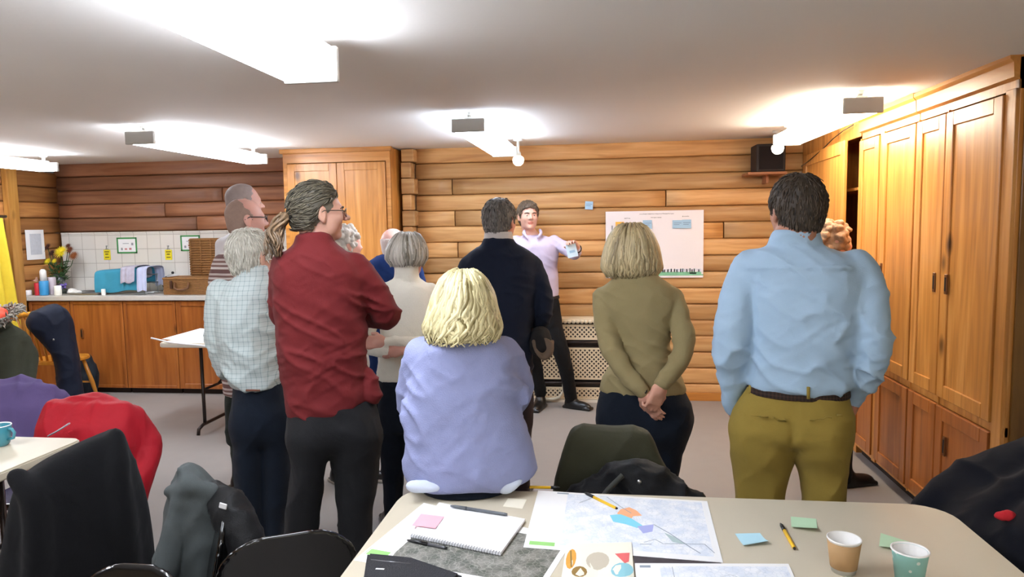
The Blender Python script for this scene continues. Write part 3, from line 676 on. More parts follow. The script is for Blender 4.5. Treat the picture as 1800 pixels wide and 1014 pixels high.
def folds(V, N, amp, f=(9, 9, 22), seed=0, rot=None, centers=()):
    W = V+.07*(np.stack([vnoise(V, (5, 5, 5), seed+i) for i in (7, 8, 9)], 1)-.5)
    c, s = math.cos(.6), math.sin(.6); P = W@np.array([[c, 0, -s], [0, 1, 0], [s, 0, c]]).T
    c, s = math.cos(-.5), math.sin(-.5); P2 = W@np.array([[c, 0, -s], [0, 1, 0], [s, 0, c]]).T
    a = 1-np.abs(2*vnoise(P, f, seed)-1); b = 1-np.abs(2*vnoise(P2, np.array(f)*1.5, seed+3)-1); a, b = a**1.6, b**1.6
    w = np.full(len(V), .62)
    for c, r, g in centers: w = w+g*np.exp(-((V-np.array(c))**2).sum(1)/(r*r))
    return V + N*((a**2*.8+b**2*.3-.35)*amp*w)[:, None]
# ================================================================== people
ZUP = np.array([0., 0., 1.])
class View:
    """vertical plane through a standing spot, square to the sight line, used to read widths and heights"""
    def __init__(s, px, Y, py=400):
        b = at(px, py, Y=Y); s.b = np.array([b[0], b[1], 0.]); h = s.b/np.linalg.norm(s.b); s.u = h; s.w = np.array([h[1], -h[0], 0.]); s.nk = None
    def P(s, px, py, off=0.):
        d = ray(px, py); q = s.b+s.u*off; return CAM + d*((q-CAM)@s.u)/(d@s.u)
    def sec(s, rows, k=1.0, dk=None):
        out = []
        for r in rows:
            py, xl, xr, dh = r[:4]; off = r[4] if len(r) > 4 else 0.; a, b = s.P(xl, py, off), s.P(xr, py, off); c = (a+b)/2
            cu = c@s.u
            if s.nk and c[2] < s.nk[0]+.06: cu += s.nk[1]*min(1., max(0., (c[2]-s.nk[0]+.09)/.09))
            out.append((c[2], c@s.w, cu, abs((b-a)@s.w)/2*k, dh*(dk or k)))
        return out
def chainpts(v, rows): return [v.P(r[0], r[1], r[3] if len(r) > 3 else 0.) for r in rows], [r[2] for r in rows]
class Head:
    def __init__(s, c, f, sc=1.0, tilt=0.0):
        f = np.array(f, float); f[2] = 0; f /= np.linalg.norm(f); r = np.cross(f, ZUP)
        s.f = f*math.cos(tilt)-ZUP*math.sin(tilt); s.up = f*math.sin(tilt)+ZUP*math.cos(tilt); s.r = r; s.c = np.array(c, float); s.s = sc; s.R = np.array([s.r, s.f, s.up]).T
    def p(s, x, y, z): return s.c+s.s*(s.r*x+s.f*y+s.up*z)
    def loc(s, V): return ((V-s.c)@s.R)/s.s
    def e(s, F, c, r, k=.012, op='u'): F.ell(s.p(*c), np.array(r)*s.s, k*s.s, s.R, op)
    def sculpt(s, F, jaw=1.0, nose=1.0):
        e = s.e
        e(F, (0, -.012, .030), (.076, .098, .086), .02)
        e(F, (0, .030, -.028), (.060*jaw, .064, .084), .03)
        e(F, (0, .068, -.094), (.025*jaw, .026, .021), .025)
        for q in (-1, 1):
            e(F, (q*.042*jaw, .018, -.062), (.020, .036, .034), .03); e(F, (q*.040, .064, -.022), (.022, .022, .022), .03)
        e(F, (0, .078, .022), (.048, .016, .013), .02)
        for q in (-1, 1): e(F, (q*.031, .103, .002), (.017, .014, .011), .012, 's')
        for q in (-1, 1): e(F, (q*.031, .079, -.001), (.016, .012, .012), .006)
        F.cone(s.p(0, .088, .010), s.p(0, .108*nose, -.022), .0075*s.s, .0115*s.s, .012*s.s)
        for q in (-1, 1): e(F, (q*.011, .098*nose, -.027), (.009, .010, .008), .006)
        e(F, (0, .0885, -.055), (.023, .009, .0055), .005); e(F, (0, .087, -.0655), (.019, .009, .006), .005)
        e(F, (0, .100, -.0605), (.022, .008, .0022), .004, 's')
        for q in (-1, 1):
            e(F, (q*.079, -.010, -.006), (.011, .019, .032), .006); e(F, (q*.089, -.004, -.004), (.007, .010, .020), .006, 's'); e(F, (q*.077, -.003, -.034), (.008, .010, .011), .008)
    def lips(s, V):
        l = s.loc(V); return (np.abs(l[:, 0]) < .024) & (l[:, 1] > .084) & (l[:, 2] > -.0735) & (l[:, 2] < -.0475) & (((l[:, 0]/.025)**2+((l[:, 2]+.0605)/.012)**2) < 1)
SKINS = {}
def skin(c):
    n = 'skin_%d_%d_%d' % c
    if n not in MATS:
        m = plain(n, c, .5, bump=.05, bscale=250, var=.07, vscale=22)
        B = m.node_tree.nodes['Principled BSDF']; B.inputs['Subsurface Weight'].default_value = .12; B.inputs['Subsurface Radius'].default_value = (.02, .008, .004)
    return MATS[n]
def hand(F, w, d, n, thumb=1, s=1.0, curl=.5, spread=.0, tk=.4, cl=None):
    d = np.array(d, float); d /= np.linalg.norm(d); n = np.array(n, float); n -= d*(n@d); n /= np.linalg.norm(n); sd = np.cross(n, d)*thumb
    w = np.array(w, float); R = np.array([sd, d, n]).T
    F.rbox(w+d*.047*s, (.040*s, .046*s, .0145*s), .013*s, .012*s, R)
    F.cone(w-d*.03, w+d*.02*s, .026*s, .025*s, .02)
    for i, (L, r) in enumerate(((.070, .0088), (.079, .0092), (.073, .0088), (.056, .0078))):
        b = w+d*.086*s+sd*(.029-.0193*i)*s; a = 0.0; q = b; c = (cl[i] if cl else curl)*(1+.06*i); dd = d+sd*spread*(1.2-.8*i); dd /= np.linalg.norm(dd)
        for j, (fr, ca) in enumerate(((.46, .55), (.31, 1.1), (.23, .8))):
            a += c*ca; e = q+(dd*math.cos(a)+n*math.sin(a))*L*fr*s; F.cone(q, e, r*s*(1-.08*j), r*s*(.92-.08*j), .004 if j else .007); q = e
    b = w+d*.020*s+sd*.030*s+n*.004*s; d1 = d*.66+sd*.62+n*.35; d1 /= np.linalg.norm(d1); m = b+d1*.042*s; d2 = d*(.9-.4*tk)+sd*(.35-.7*tk)+n*.55*tk; d2 /= np.linalg.norm(d2); e = m+d2*.032*s; g = e+(d2*.8+n*.3*tk)*.022*s
    F.cone(b, m, .0135*s, .0115*s, .012); F.cone(m, e, .0112*s, .0098*s, .004); F.cone(e, g, .0098*s, .0082*s, .004)
def shoe(parent, mat, ank, toe, loc, s=1.0, name='shoe', sole=None):
    t = np.array(toe, float); t[2] = 0; t /= np.linalg.norm(t); sd = np.cross(t, ZUP); R = np.array([sd, t, ZUP]).T; a = np.array([ank[0], ank[1], 0.])
    F = Field(); F.ell(a+t*.075*s+ZUP*.028, (.046*s, .115*s, .042*s), .03, R); F.ell(a+t*.0*s+ZUP*.045, (.040*s, .058*s, .058*s), .04, R); F.cone(a+ZUP*.05, a+ZUP*.10, .042*s, .038*s, .03)
    F.rbox(a+t*.065*s+ZUP*.012, (.045*s, .135*s, .014), .012, .012, R); F.rbox(a+ZUP*-.2, (1, 1, .2), .001, 0, R, 's')
    V, Q = F.mesh(name, .007); V[:, 2] = np.maximum(V[:, 2], .001)
    mi = None
    if sole is not None: mi = (V[Q].mean(1)[:, 2] < .022).astype(int)
    return qmesh(name, V, Q, [mat] + ([sole] if sole else []), parent, loc, mi)
def person(label, v, head, torso, arms, hips, legs, shirt, trouser, skn, h=.0085, hb=.0075, k_sh=.03, fold=.010, fseed=1, toes=None, shoes=None, tops='shirt', bottoms='trousers', seat=None, group=None, centers=(), solemat=None, extra_tr=None, zclip=None, lfold=.015, jaw=1.0, lipc=None, extra_sh=None, neck=.056, p=2.25, inner=.86, nose=1.0, ffreq=(8, 8, 20)):
    """one continuous body (head, neck, trunk, limbs, hands) with the clothes as parts over it"""
    H = head; F = Field(); H.sculpt(F, jaw, nose)
    v.nk = (max(q[0] for q in v.sec(torso)), float((H.p(0, -.036, 0)-H.c)@v.u)*.9)
    ts = sorted(v.sec(torso)); top = ts[-1]; nb = v.w*top[1]+v.u*top[2]+ZUP*(top[0]-.02)
    F.limb([H.p(0, -.036, -.035), H.p(0, -.036, -.085), nb*.5+H.p(0, -.034, -.10)*.5, nb], [neck*.92*H.s, neck*.94*H.s, neck*.98*H.s, neck*1.08*H.s], .016)
    tin = [q for q in v.sec(torso, inner)]; zt = max(q[0] for q in tin); F.loft([(q[0]-.012 if q[0] == zt else q[0], *q[1:]) for q in tin], v.w, v.u, .03, p)
    if hips: F.loft(v.sec(hips, inner), v.w, v.u, .03)
    for lg in legs:
        q = sorted(v.sec(lg, .8) if not isinstance(lg, dict) else [])
        if isinstance(lg, dict): pts, rs = chainpts(v, lg['pts']); F.limb(pts, [r*.78 for r in rs], .02)
        else: F.limb([v.w*a[1]+v.u*a[2]+ZUP*max(a[0], .06) for a in q], [min(a[3], a[4])*.95 for a in q], .02)
    for a in arms:
        pts, rs = chainpts(v, a['pts']); F.limb(pts, [r*.70 for r in rs], .02)
        if 'hand' in a:
            hd = a['hand']; w0 = pts[-1]; tip = v.P(hd['to'][0], hd['to'][1], hd['to'][2]); d = tip-w0; n = v.w*hd['n'][0]+v.u*hd['n'][1]+ZUP*hd['n'][2]
            hand(F, w0+d/np.linalg.norm(d)*hd.get('ext', .015), d, n, hd.get('thumb', 1), hd.get('s', 1.0), hd.get('curl', .5), hd.get('spread', 0.), hd.get('tk', .4), hd.get('cl'))
    V, Q = F.mesh('body', hb); V = smoothV(V, Q, 1, .4)
    fc = V[Q].mean(1); lp = H.lips(fc); mi = lp.astype(int); loc = np.array([v.b[0], v.b[1], 0.])
    lc = lipc or tuple(max(0, int(x*y)) for x, y in zip(skn, (.90, .72, .70)))
    if zclip: V = zclip(V)
    body = qmesh('person', V, Q, [skin(skn), skin(lc)], None, loc, mi); body.location = loc
    tag(body, label, 'person', group)
    # clothes
    S = Field(); S.loft(v.sec(torso), v.w, v.u, k_sh, p)
    for a in arms:
        pts, rs = chainpts(v, a['pts']); S.limb(pts, rs, a.get('k', k_sh))
    if extra_sh: extra_sh(S, v)
    nk_, v.nk = v.nk, None
    V, Q = S.mesh('top', h); V = smoothV(V, Q, 2, .5); N = vnormals(V, Q); cs = [(v.P(*c[:3]), c[3], c[4]) for c in centers]
    V = folds(V, N, fold, ffreq, fseed, None, cs)
    V = V + N*.0015
    if zclip: V = zclip(V)
    sh = qmesh(tops, V, Q, shirt, body, loc)
    if hips or legs:
        T = Field()
        if hips: T.loft(v.sec(hips), v.w, v.u, .03)
        for lg in legs:
            if isinstance(lg, dict): pts, rs = chainpts(v, lg['pts']); T.limb(pts, rs, .03)
            else: T.loft([(max(q[0], .03), *q[1:]) for q in v.sec(lg)], v.w, v.u, .022)
        if extra_tr: extra_tr(T, v)
        V, Q = T.mesh('bottom', h); V = smoothV(V, Q, 2, .5); N = vnormals(V, Q); V = folds(V, N, lfold, (8, 8, 7), fseed+5)
        if zclip: V = zclip(V)
        qmesh(bottoms, V, Q, trouser, body, loc)
    if shoes:
        for lg, t in zip(legs, toes):
            if isinstance(lg, dict): pts, _ = chainpts(v, lg['pts']); a = pts[-1]
            else: q = min(v.sec(lg)); a = v.w*q[1]+v.u*q[2]
            shoe(body, shoes, a, v.w*t[0]+v.u*t[1], loc, sole=solemat)
    v.nk = None; v.nk_ = nk_
    return body, loc, H
# ---- hair
def hairmat(name, c, var=.35, rough=.68):
    m = plain(name, c, rough, bump=.35, bscale=60, var=var, vscale=35, bstretch=(3, 3, .35))
    return m
def short_hair(body, loc, H, mat, line, thick=.010, grow=(0, 0, 0), zmax=None, h=.006, strand=.004, f=(80, 30, 30), seed=2, name='hair', low=-.085, strands=0, flow=None, slen=1.0):
    """line: [(z, y)] hairline in head units; hair lies behind it"""
    F = Field(); g = thick
    F.ell(H.p(grow[0], -.012+grow[1], .030+grow[2]), (np.array([.076, .098, .086])+g)*H.s, 0, H.R); H.e(F, (0, -.045, -.035), (.058+g*.6, .055+g*.6, .062), .03)
    lz = np.array([q[0] for q in line]); ly = np.array([q[1] for q in line])
    def cut(X, Y, Z):
        dx, dy, dz = X-H.c[0], Y-H.c[1], Z-H.c[2]
        y = (dx*H.f[0]+dy*H.f[1]+dz*H.f[2])/H.s; z = (dx*H.up[0]+dy*H.up[1]+dz*H.up[2])/H.s; x = (dx*H.r[0]+dy*H.r[1]+dz*H.r[2])/H.s
        d = np.maximum((y-np.interp(z, lz, ly)+.006*np.sin(z*210+x*90))*.75, low-z+.004*np.sin(x*190))
        if zmax is not None: d = np.maximum(d, z-zmax(y) if callable(zmax) else z-zmax)
        return d*H.s
    F.add(cut, H.c-.3, H.c+.3, 0, 'i')
    for q in (-1, 1): H.e(F, (q*.085, -.006, -.010), (.022, .022, .036), .006, 's')
    V, Q = F.mesh(name, h); N = vnormals(V, Q); L = H.loc(V)
    V = V+N*((vnoise(L, f, seed)-.5)*2*strand+(vnoise(L, np.array(f)*.35, seed+1)-.5)*2*strand*.8)[:, None]*H.s
    if not strands: return qmesh(name, V, Q, mat, body, loc)
    bm = bmesh.new(); lay = bm.faces.layers.float.new('tone'); vv = [bm.verts.new(p) for p in V]
    for q in Q: g = bm.faces.new([vv[i] for i in q]); g.smooth = True; g[lay] = .35
    r = random.Random(seed); fc = V[Q].mean(1); N = vnormals(V, Q)[Q[:, 0]]; LF = H.loc(fc); tgt = np.array(flow if flow is not None else (0, -.05, .2)); sg = 1 if flow is not None else -1
    for _ in range(strands):
        i = r.randrange(len(Q)); d = (tgt-LF[i])*sg; d = d+np.array([r.uniform(-.03, .03) for _ in range(3)]); dw = H.R@d; n = N[i]; dw = dw-n*(dw@n); dw /= max(1e-6, np.linalg.norm(dw)); L_ = r.uniform(.02, .045)*H.s*slen; c = fc[i]; w_ = r.uniform(.0016, .0028)
        if n@n < .5: continue
        n0 = len(bm.faces); tube(bm, [c-n*.002, c+dw*L_*.45+n*.0028, c+dw*L_*.8+n*.0022, c+dw*L_-n*.0005], [w_*.8, w_, w_*.8, w_*.2], 4, cap=False); bm.faces.ensure_lookup_table(); tn = min(1, max(0, r.gauss(.5, .28)))
        for f_ in bm.faces[n0:]: f_[lay] = tn
    return tone_obj(name, bm, mat, body, loc)
def tone_obj(name, bm, mat, parent, loc):
    bm.transform(Matrix.Translation(-Vector(loc))); me = bpy.data.meshes.new(name); bm.normal_update(); bm.to_mesh(me); bm.free()
    return link(name, me, mat, parent, True)
def lockmat(name, dark, light, rough=.42):
    m, nt, N, L, B = newmat(name)
    a = N.new('ShaderNodeAttribute'); a.attribute_name = 'tone'; tc = N.new('ShaderNodeTexCoord'); n = N.new('ShaderNodeTexNoise'); n.inputs['Scale'].default_value = 30; L.new(tc.outputs['Object'], n.inputs['Vector'])
    ad = N.new('ShaderNodeMath'); ad.operation = 'MULTIPLY_ADD'; ad.inputs[1].default_value = .4; L.new(n.outputs[0], ad.inputs[0]); L.new(a.outputs['Fac'], ad.inputs[2])
    rp = N.new('ShaderNodeValToRGB'); rp.color_ramp.elements[0].color = C(dark); rp.color_ramp.elements[1].color = C(light); rp.color_ramp.elements[0].position = .15; rp.color_ramp.elements[1].position = 1.1 if False else 1.0
    L.new(ad.outputs[0], rp.inputs[0]); L.new(rp.outputs[0], B.inputs['Base Color']); B.inputs['Roughness'].default_value = rough; MATS[name] = m; return m
def locks(bm, lay, path, r, tone, seg=6):
    n0 = len(bm.faces); tube(bm, path, r, seg); bm.faces.ensure_lookup_table()
    for f in bm.faces[n0:]: f[lay] = tone
def hair_loft(body, loc, v, H, rows, mat, n=220, wave=.006, wl=.07, rad=.008, ztop=.35, jit=.02, flare=0.0, face=.9, seed=3, tips=.5, base=.95, name='hair'):
    """hanging hair: a solid base under many separate locks that follow it down"""
    S = sorted(v.sec(rows), reverse=True); r = random.Random(seed); F = Field()
    F.loft([(a, b, c, d*base, e*base) for a, b, c, d, e in v.sec(rows)], v.w, v.u, .02, 2.1)
    H.e(F, (0, .115, -.045), (.062, .075, .105), .01, 's')
    V, Q = F.mesh('h', .008)
    bm = bmesh.new(); lay = bm.faces.layers.float.new('tone')
    vv = [bm.verts.new(p) for p in V]
    for q in Q:
        f = bm.faces.new([vv[i] for i in q]); f.smooth = True; f[lay] = .25
    A = np.array(S)[::-1]; zt, zb = S[0][0], S[-1][0]
    g = lambda z, i: float(np.interp(z, A[:, 0], A[:, i]))
    ff = math.atan2(H.f@v.u, H.f@v.w)
    for i in range(n):
        ph = r.uniform(-math.pi, math.pi); da = abs((ph-ff+math.pi) % (2*math.pi)-math.pi)
        z0 = zt-(zt-zb)*ztop*r.random()**1.6-.002
        if da < face: 
            if r.random() < .7: continue
            z1 = max(zb, H.c[2]+.035*H.s); z0 = zt-.01
        else: z1 = zb+(zt-zb)*r.uniform(-.03, jit*4)
        m = 12; pts = []; rs = []; wp = r.uniform(0, 6.28); am = wave*r.uniform(.5, 1.5); wll = wl*r.uniform(.8, 1.25); k = r.uniform(.97, 1.05); tw = r.uniform(-.25, .25)
        for j in range(m+1):
            t = j/m; z = z0+(z1-z0)*t; zz = max(z, zb+.001); p2 = ph+tw*t+am*18*math.sin(z/wll*6.28+wp)*t; kk = k+flare*t*t+am*2.0*math.sin(z/wll*6.28+wp+1)*t
            c = v.w*(g(zz, 1)+g(zz, 3)*kk*math.cos(p2))+v.u*(g(zz, 2)+g(zz, 4)*kk*math.sin(p2)); pts.append((c[0], c[1], z)); rs.append(rad*(.75+.35*math.sin(math.pi*min(1, t*1.15)))*(1 if t < tips else max(.25, 1-(t-tips)/(1-tips)*.8)))
        locks(bm, lay, pts, rs, min(1, max(0, r.gauss(.55, .25))))
    return tone_obj(name, bm, mat, body, loc)
def curls(body, loc, H, mat, n=110, rad=.02, seed=4, line=.05, low=-.07, name='hair', sx=1.0):
    r = random.Random(seed); F = Field(); F.ell(H.p(0, -.014, .032), np.array([.078, .1, .088])*H.s, .01, H.R)
    F.add(lambda X, Y, Z: (((X-H.c[0])*H.f[0]+(Y-H.c[1])*H.f[1])-(line+.0)*H.s)*.8, H.c-.3, H.c+.3, 0, 'i')
    k = 0
    while k < n:
        a, b = r.uniform(0, 6.283), r.uniform(-.75, 1); x = math.cos(a)*math.sqrt(1-b*b)*.084*sx; y = math.sin(a)*math.sqrt(1-b*b)*.105-.014; z = b*.094+.032
        if y > line+max(0, z)*.35 or z < low: continue
        q = rad*r.uniform(.7, 1.2); H.e(F, (x, y, z), (q, q, q*r.uniform(.7, 1)), .007); k += 1
    V, Q = F.mesh(name, .006); N = vnormals(V, Q); V = V+N*((vnoise(V, (70, 70, 70), seed)-.5)*.008)[:, None]
    return qmesh(name, V, Q, mat, body, loc)
def glasses(body, loc, H, mat, rw=.024, rh=.018, rim=.0016, z=.0):
    bm = BM()
    for q in (-1, 1):
        ring = [H.p(q*.033+rw*math.cos(a), .109-.010*abs(math.cos(a))*(1 if q*math.cos(a) > 0 else 0), z+rh*math.sin(a)) for a in [i*2*math.pi/18 for i in range(19)]]
        tube(bm, ring, rim, 6, cap=False)
        tube(bm, [H.p(q*.057, .100, z+.006), H.p(q*.076, .06, z+.008), H.p(q*.084, .0, z+.008), H.p(q*.083, -.025, z-.008)], rim*1.15, 6)
    tube(bm, [H.p(-.010, .109, z+.004), H.p(0, .113, z+.008), H.p(.010, .109, z+.004)], rim, 6)
    return tone_obj('glasses', bm, mat, body, loc)
EYEW = plain('eye_white', (228, 222, 216), .25); EYEI = plain('eye_iris', (58, 44, 36), .2)
def eyes(body, loc, H, brow=None):
    for q in (-1, 1):
        bm = BM(); c = H.p(q*.031, .0805, .0012); r = .0113*H.s
        t = bmesh.new(); bmesh.ops.create_uvsphere(t, u_segments=14, v_segments=10, radius=r); t.transform(frameM(c, H.r, H.f, H.up)); add(bm, t)
        t = bmesh.new(); bmesh.ops.create_uvsphere(t, u_segments=12, v_segments=8, radius=.0058*H.s); t.transform(frameM(H.p(q*.031, .0805+.0072, .0008), H.r, H.f, H.up)); add(bm, t, 1)
        o = tone_obj('eye', bm, [EYEW, EYEI], body, loc)
        if brow:
            bm = BM(); tube(bm, [H.p(q*.013, .0975, .0185), H.p(q*.028, .0965, .0235), H.p(q*.044, .086, .0215), H.p(q*.052, .076, .016)], [.003, .0042, .0036, .0018], 6); tone_obj('eyebrow', bm, brow, body, loc)
def back_off(dh, a, p=2.25): return -dh*max(0., 1-abs(a)**p)**(1/p)
def seat_shape(*cs):
    def f(T, v):
        for px, py, r in cs: T.ell(v.P(px, py, -.045), (r*.95, .092, r*1.15), .06)
    return f
def band(body, loc, v, rows, mat, name='belt', k=1.0, h=.006):
    F = Field(); F.loft(v.sec(rows), v.w, v.u, 0, 2.25, rnd_=.004); V, Q = F.mesh(name, h, .02); return qmesh(name, V, Q, mat, body, loc)
def headat(v, px, py, ang, sc=1.0, off=0., tilt=0.0, crown=.118):
    """head whose crown reaches the pixel row; ang 0 looks away from the camera, 90 to the right"""
    t = v.P(px, py, off); a = math.radians(ang); f = v.u*math.cos(a)+v.w*math.sin(a)
    return Head(t-ZUP*crown*sc, f, sc, tilt)
# ------------------------------------------------------------------ fabrics for the clothes
def checkmat(name, base, l1, sp, wd, rough=.85):
    m, nt, N, L, B = newmat(name); tc = N.new('ShaderNodeTexCoord'); sx = N.new('ShaderNodeSeparateXYZ'); L.new(tc.outputs['Object'], sx.inputs[0]); outs = []
    for ax in ('X', 'Z'):
        a = N.new('ShaderNodeMath'); a.operation = 'DIVIDE'; a.inputs[1].default_value = sp; L.new(sx.outputs[ax], a.inputs[0])
        f = N.new('ShaderNodeMath'); f.operation = 'FRACT'; L.new(a.outputs[0], f.inputs[0])
        c = N.new('ShaderNodeMath'); c.operation = 'LESS_THAN'; c.inputs[1].default_value = wd; L.new(f.outputs[0], c.inputs[0]); outs.append(c)
    s = N.new('ShaderNodeMath'); s.operation = 'ADD'; L.new(outs[0].outputs[0], s.inputs[0]); L.new(outs[1].outputs[0], s.inputs[1])
    d = N.new('ShaderNodeMath'); d.operation = 'MULTIPLY'; d.inputs[1].default_value = .5; L.new(s.outputs[0], d.inputs[0])
    mx = N.new('ShaderNodeMix'); mx.data_type = 'RGBA'; L.new(d.outputs[0], mx.inputs[0]); mx.inputs[6].default_value = C(base); mx.inputs[7].default_value = C(l1); L.new(mx.outputs[2], B.inputs['Base Color']); B.inputs['Roughness'].default_value = rough
    return m
def stripemat(name, stops, sp):
    m, nt, N, L, B = newmat(name); tc = N.new('ShaderNodeTexCoord'); sx = N.new('ShaderNodeSeparateXYZ'); L.new(tc.outputs['Object'], sx.inputs[0])
    a = N.new('ShaderNodeMath'); a.operation = 'DIVIDE'; a.inputs[1].default_value = sp; L.new(sx.outputs['Z'], a.inputs[0]); f = N.new('ShaderNodeMath'); f.operation = 'FRACT'; L.new(a.outputs[0], f.inputs[0])
    rp = N.new('ShaderNodeValToRGB'); rp.color_ramp.interpolation = 'CONSTANT'; e = rp.color_ramp.elements; e[0].position, e[0].color = stops[0][0], C(stops[0][1]); e[1].position, e[1].color = stops[1][0], C(stops[1][1])
    for q in stops[2:]: x = e.new(q[0]); x.color = C(q[1])
    L.new(f.outputs[0], rp.inputs[0]); L.new(rp.outputs[0], B.inputs['Base Color']); B.inputs['Roughness'].default_value = .85
    return m
DENIM = fabric('dark_denim', (17, 25, 37), .85, var=.3, vscale=10); CHAR = fabric('charcoal_trousers', (28, 28, 30), .8, var=.15, vscale=8); BLK = fabric('black_cloth', (14, 14, 16), .8)
SHOE = plain('black_leather', (20, 18, 18), .35); SOLE = plain('pale_sole', (196, 190, 182), .6)
GRP = 'people standing and listening with their backs to the room'
# 1 ---- man in the light blue shirt
v = View(1400, 2.75); H = headat(v, 1401, 309, -24, 1.06, crown=.121)
def yoke(S, v):
    S.limb([v.P(x, 470, back_off(.128, (x-1410)/112)-.001) for x in range(1316, 1508, 12)], [.0065]*16, .006)
    q = v.sec([(403, 1359, 1437, .068, -.005), (420, 1352, 1442, .075, -.005), (431, 1348, 1447, .081, 0)]); S.loft(q, v.w, v.u, .004)
def pock(T, v):
    seat_shape((1341, 752, .105), (1443, 752, .105))(T, v)
    T.limb([v.P(1394, y, -.150) for y in (706, 730, 755, 775, 790)], [.002, .003, .004, .006, .006], .03, 's')
    for xs, y0, y1 in (((1312, 1330, 1350, 1368, 1382), 728, 739), ((1422, 1440, 1460, 1480), 740, 730)): T.limb([v.P(x, y0+(y1-y0)*k/(len(xs)-1), -.160+.9*((x-(1343 if x < 1395 else 1445))/480)**2) for k, x in enumerate(xs)], [.004]*len(xs), .008)
body, loc, H = person('man in a light blue shirt and mustard trousers with hands in his pockets', v, H,
    [(404, 1360, 1436, .066), (430, 1350, 1446, .085), (445, 1318, 1482, .112), (462, 1302, 1508, .125), (500, 1318, 1524, .135), (560, 1322, 1520, .138), (610, 1321, 1510, .135), (645, 1316, 1503, .138), (668, 1315, 1503, .14), (683, 1318, 1492, .128)],
    [dict(pts=[(1318, 468, .062, 0), (1303, 505, .066, -.01), (1292, 555, .070, -.03), (1287, 610, .069, -.04), (1288, 650, .058, -.01), (1288, 690, .044, .02), (1291, 716, .036, .04)], hand=dict(to=(1298, 760, .06), n=(1, 0, 0), thumb=-1, curl=.2)),
     dict(pts=[(1506, 468, .060, 0), (1526, 505, .060, -.01), (1534, 560, .058, -.04), (1537, 620, .056, -.05), (1524, 655, .050, -.02), (1508, 685, .040, .03), (1499, 703, .034, .05)], hand=dict(to=(1488, 745, .06), n=(-1, 0, 0), thumb=1, curl=.2))],
    [(672, 1318, 1491, .118), (690, 1312, 1494, .128), (735, 1292, 1495, .140, -.01), (758, 1288, 1495, .142, -.015), (772, 1289, 1494, .12, -.01)],
    [[(745, 1289, 1398, .125, -.02), (785, 1286, 1397, .125, -.015), (830, 1288, 1389, .108), (870, 1291, 1380, .097), (950, 1296, 1372, .085), (1040, 1302, 1368, .075), (1110, 1302, 1372, .074)],
     [(745, 1392, 1496, .125, -.02), (785, 1396, 1495, .125, -.015), (830, 1402, 1492, .108), (870, 1408, 1489, .097), (950, 1414, 1486, .085), (1040, 1418, 1482, .075), (1110, 1416, 1484, .074)]],
    fabric('light_blue_cotton', (164, 190, 213), .8, var=.06, vscale=10), fabric('mustard_cord', (146, 124, 56), .85, var=.12, vscale=9), (176, 122, 98), extra_tr=pock, fold=.013, fseed=4, toes=[(-.25, 1), (.25, 1)], shoes=SHOE, extra_sh=yoke, group=GRP,
    centers=[(1290, 620, -.04, .13, 1.0), (1530, 640, -.04, .13, 1.2), (1500, 640, -.05, .16, .9), (1400, 660, -.1, .16, .5)], neck=.062)
short_hair(body, loc, H, lockmat('dark_brown_hair', (26, 21, 17), (84, 70, 56), .6), [(-.1, -.02), (-.05, -.012), (-.02, .012), (0, .034), (.03, .05), (.07, .082), (.12, .1)], .014, low=-.088, seed=3, strands=1500, slen=.6)
band(body, loc, v, [(676, 1314, 1495, .1315, 0), (692, 1311, 1496, .1345, 0)], checkmat('woven_belt', (62, 40, 28), (24, 14, 10), .012, .5))
for x, y in ((1319, 686), (1421, 689)):
    bm = BM(); o_ = -.146 if x > 1400 else -.062; tube(bm, [v.P(x, y-9, o_), v.P(x, y+12, o_-.002)], .006, 8); tone_obj('belt_loop', bm, MATS['mustard_cord'], body, loc)
# 2 ---- woman with the bob, hands clasped behind her
v = View(1125, 3.3); H = headat(v, 1110, 393, -6, .98, crown=.122)
body, loc, H = person('woman in an olive jumper and dark jeans with hands clasped behind her back', v, H,
    [(478, 1083, 1150, .056), (492, 1074, 1166, .078), (508, 1056, 1186, .10), (532, 1052, 1192, .115), (570, 1074, 1182, .118), (610, 1086, 1178, .112), (640, 1076, 1186, .12), (665, 1060, 1200, .128), (688, 1055, 1206, .132)],
    [dict(pts=[(1060, 524, .050, 0), (1063, 560, .051, -.04), (1073, 605, .050, -.09), (1090, 642, .045, -.14), (1114, 672, .038, -.175), (1129, 688, .031, -.19)], k=.015, hand=dict(to=(1150, 722, -.19), n=(.35, .75, .1), thumb=1, curl=.32, s=.92)),
     dict(pts=[(1184, 524, .048, 0), (1194, 560, .047, -.04), (1203, 603, .047, -.09), (1190, 640, .043, -.15), (1172, 664, .036, -.20), (1163, 674, .031, -.215)], k=.015, hand=dict(to=(1146, 716, -.225), n=(-.45, .8, .2), thumb=-1, curl=.75, s=.95))],
    [(676, 1062, 1198, .12), (705, 1053, 1209, .135, -.01), (735, 1052, 1214, .142, -.015), (765, 1056, 1208, .135, -.01), (785, 1060, 1202, .12)],
    [[(735, 1053, 1136, .125, -.01), (800, 1066, 1134, .11), (850, 1078, 1132, .09), (900, 1086, 1128, .075), (950, 1090, 1126, .062), (985, 1092, 1124, .058)],
     [(735, 1130, 1213, .125, -.01), (800, 1132, 1198, .11), (850, 1134, 1188, .09), (900, 1140, 1182, .075), (950, 1142, 1178, .062), (985, 1144, 1176, .058)]],
    fabric('olive_knit', (150, 136, 98), .9, var=.08, vscale=12, bscale=300), DENIM, (214, 160, 138), extra_tr=seat_shape((1092, 735, .10), (1174, 735, .10)), fold=.009, fseed=9, toes=[(-.2, 1), (.2, 1)], shoes=SHOE, group=GRP, centers=[(1090, 630, -.1, .12, .8), (1195, 610, -.08, .1, 1.0), (1130, 630, -.1, .12, .5)], neck=.05, h=.0075, hb=.006)
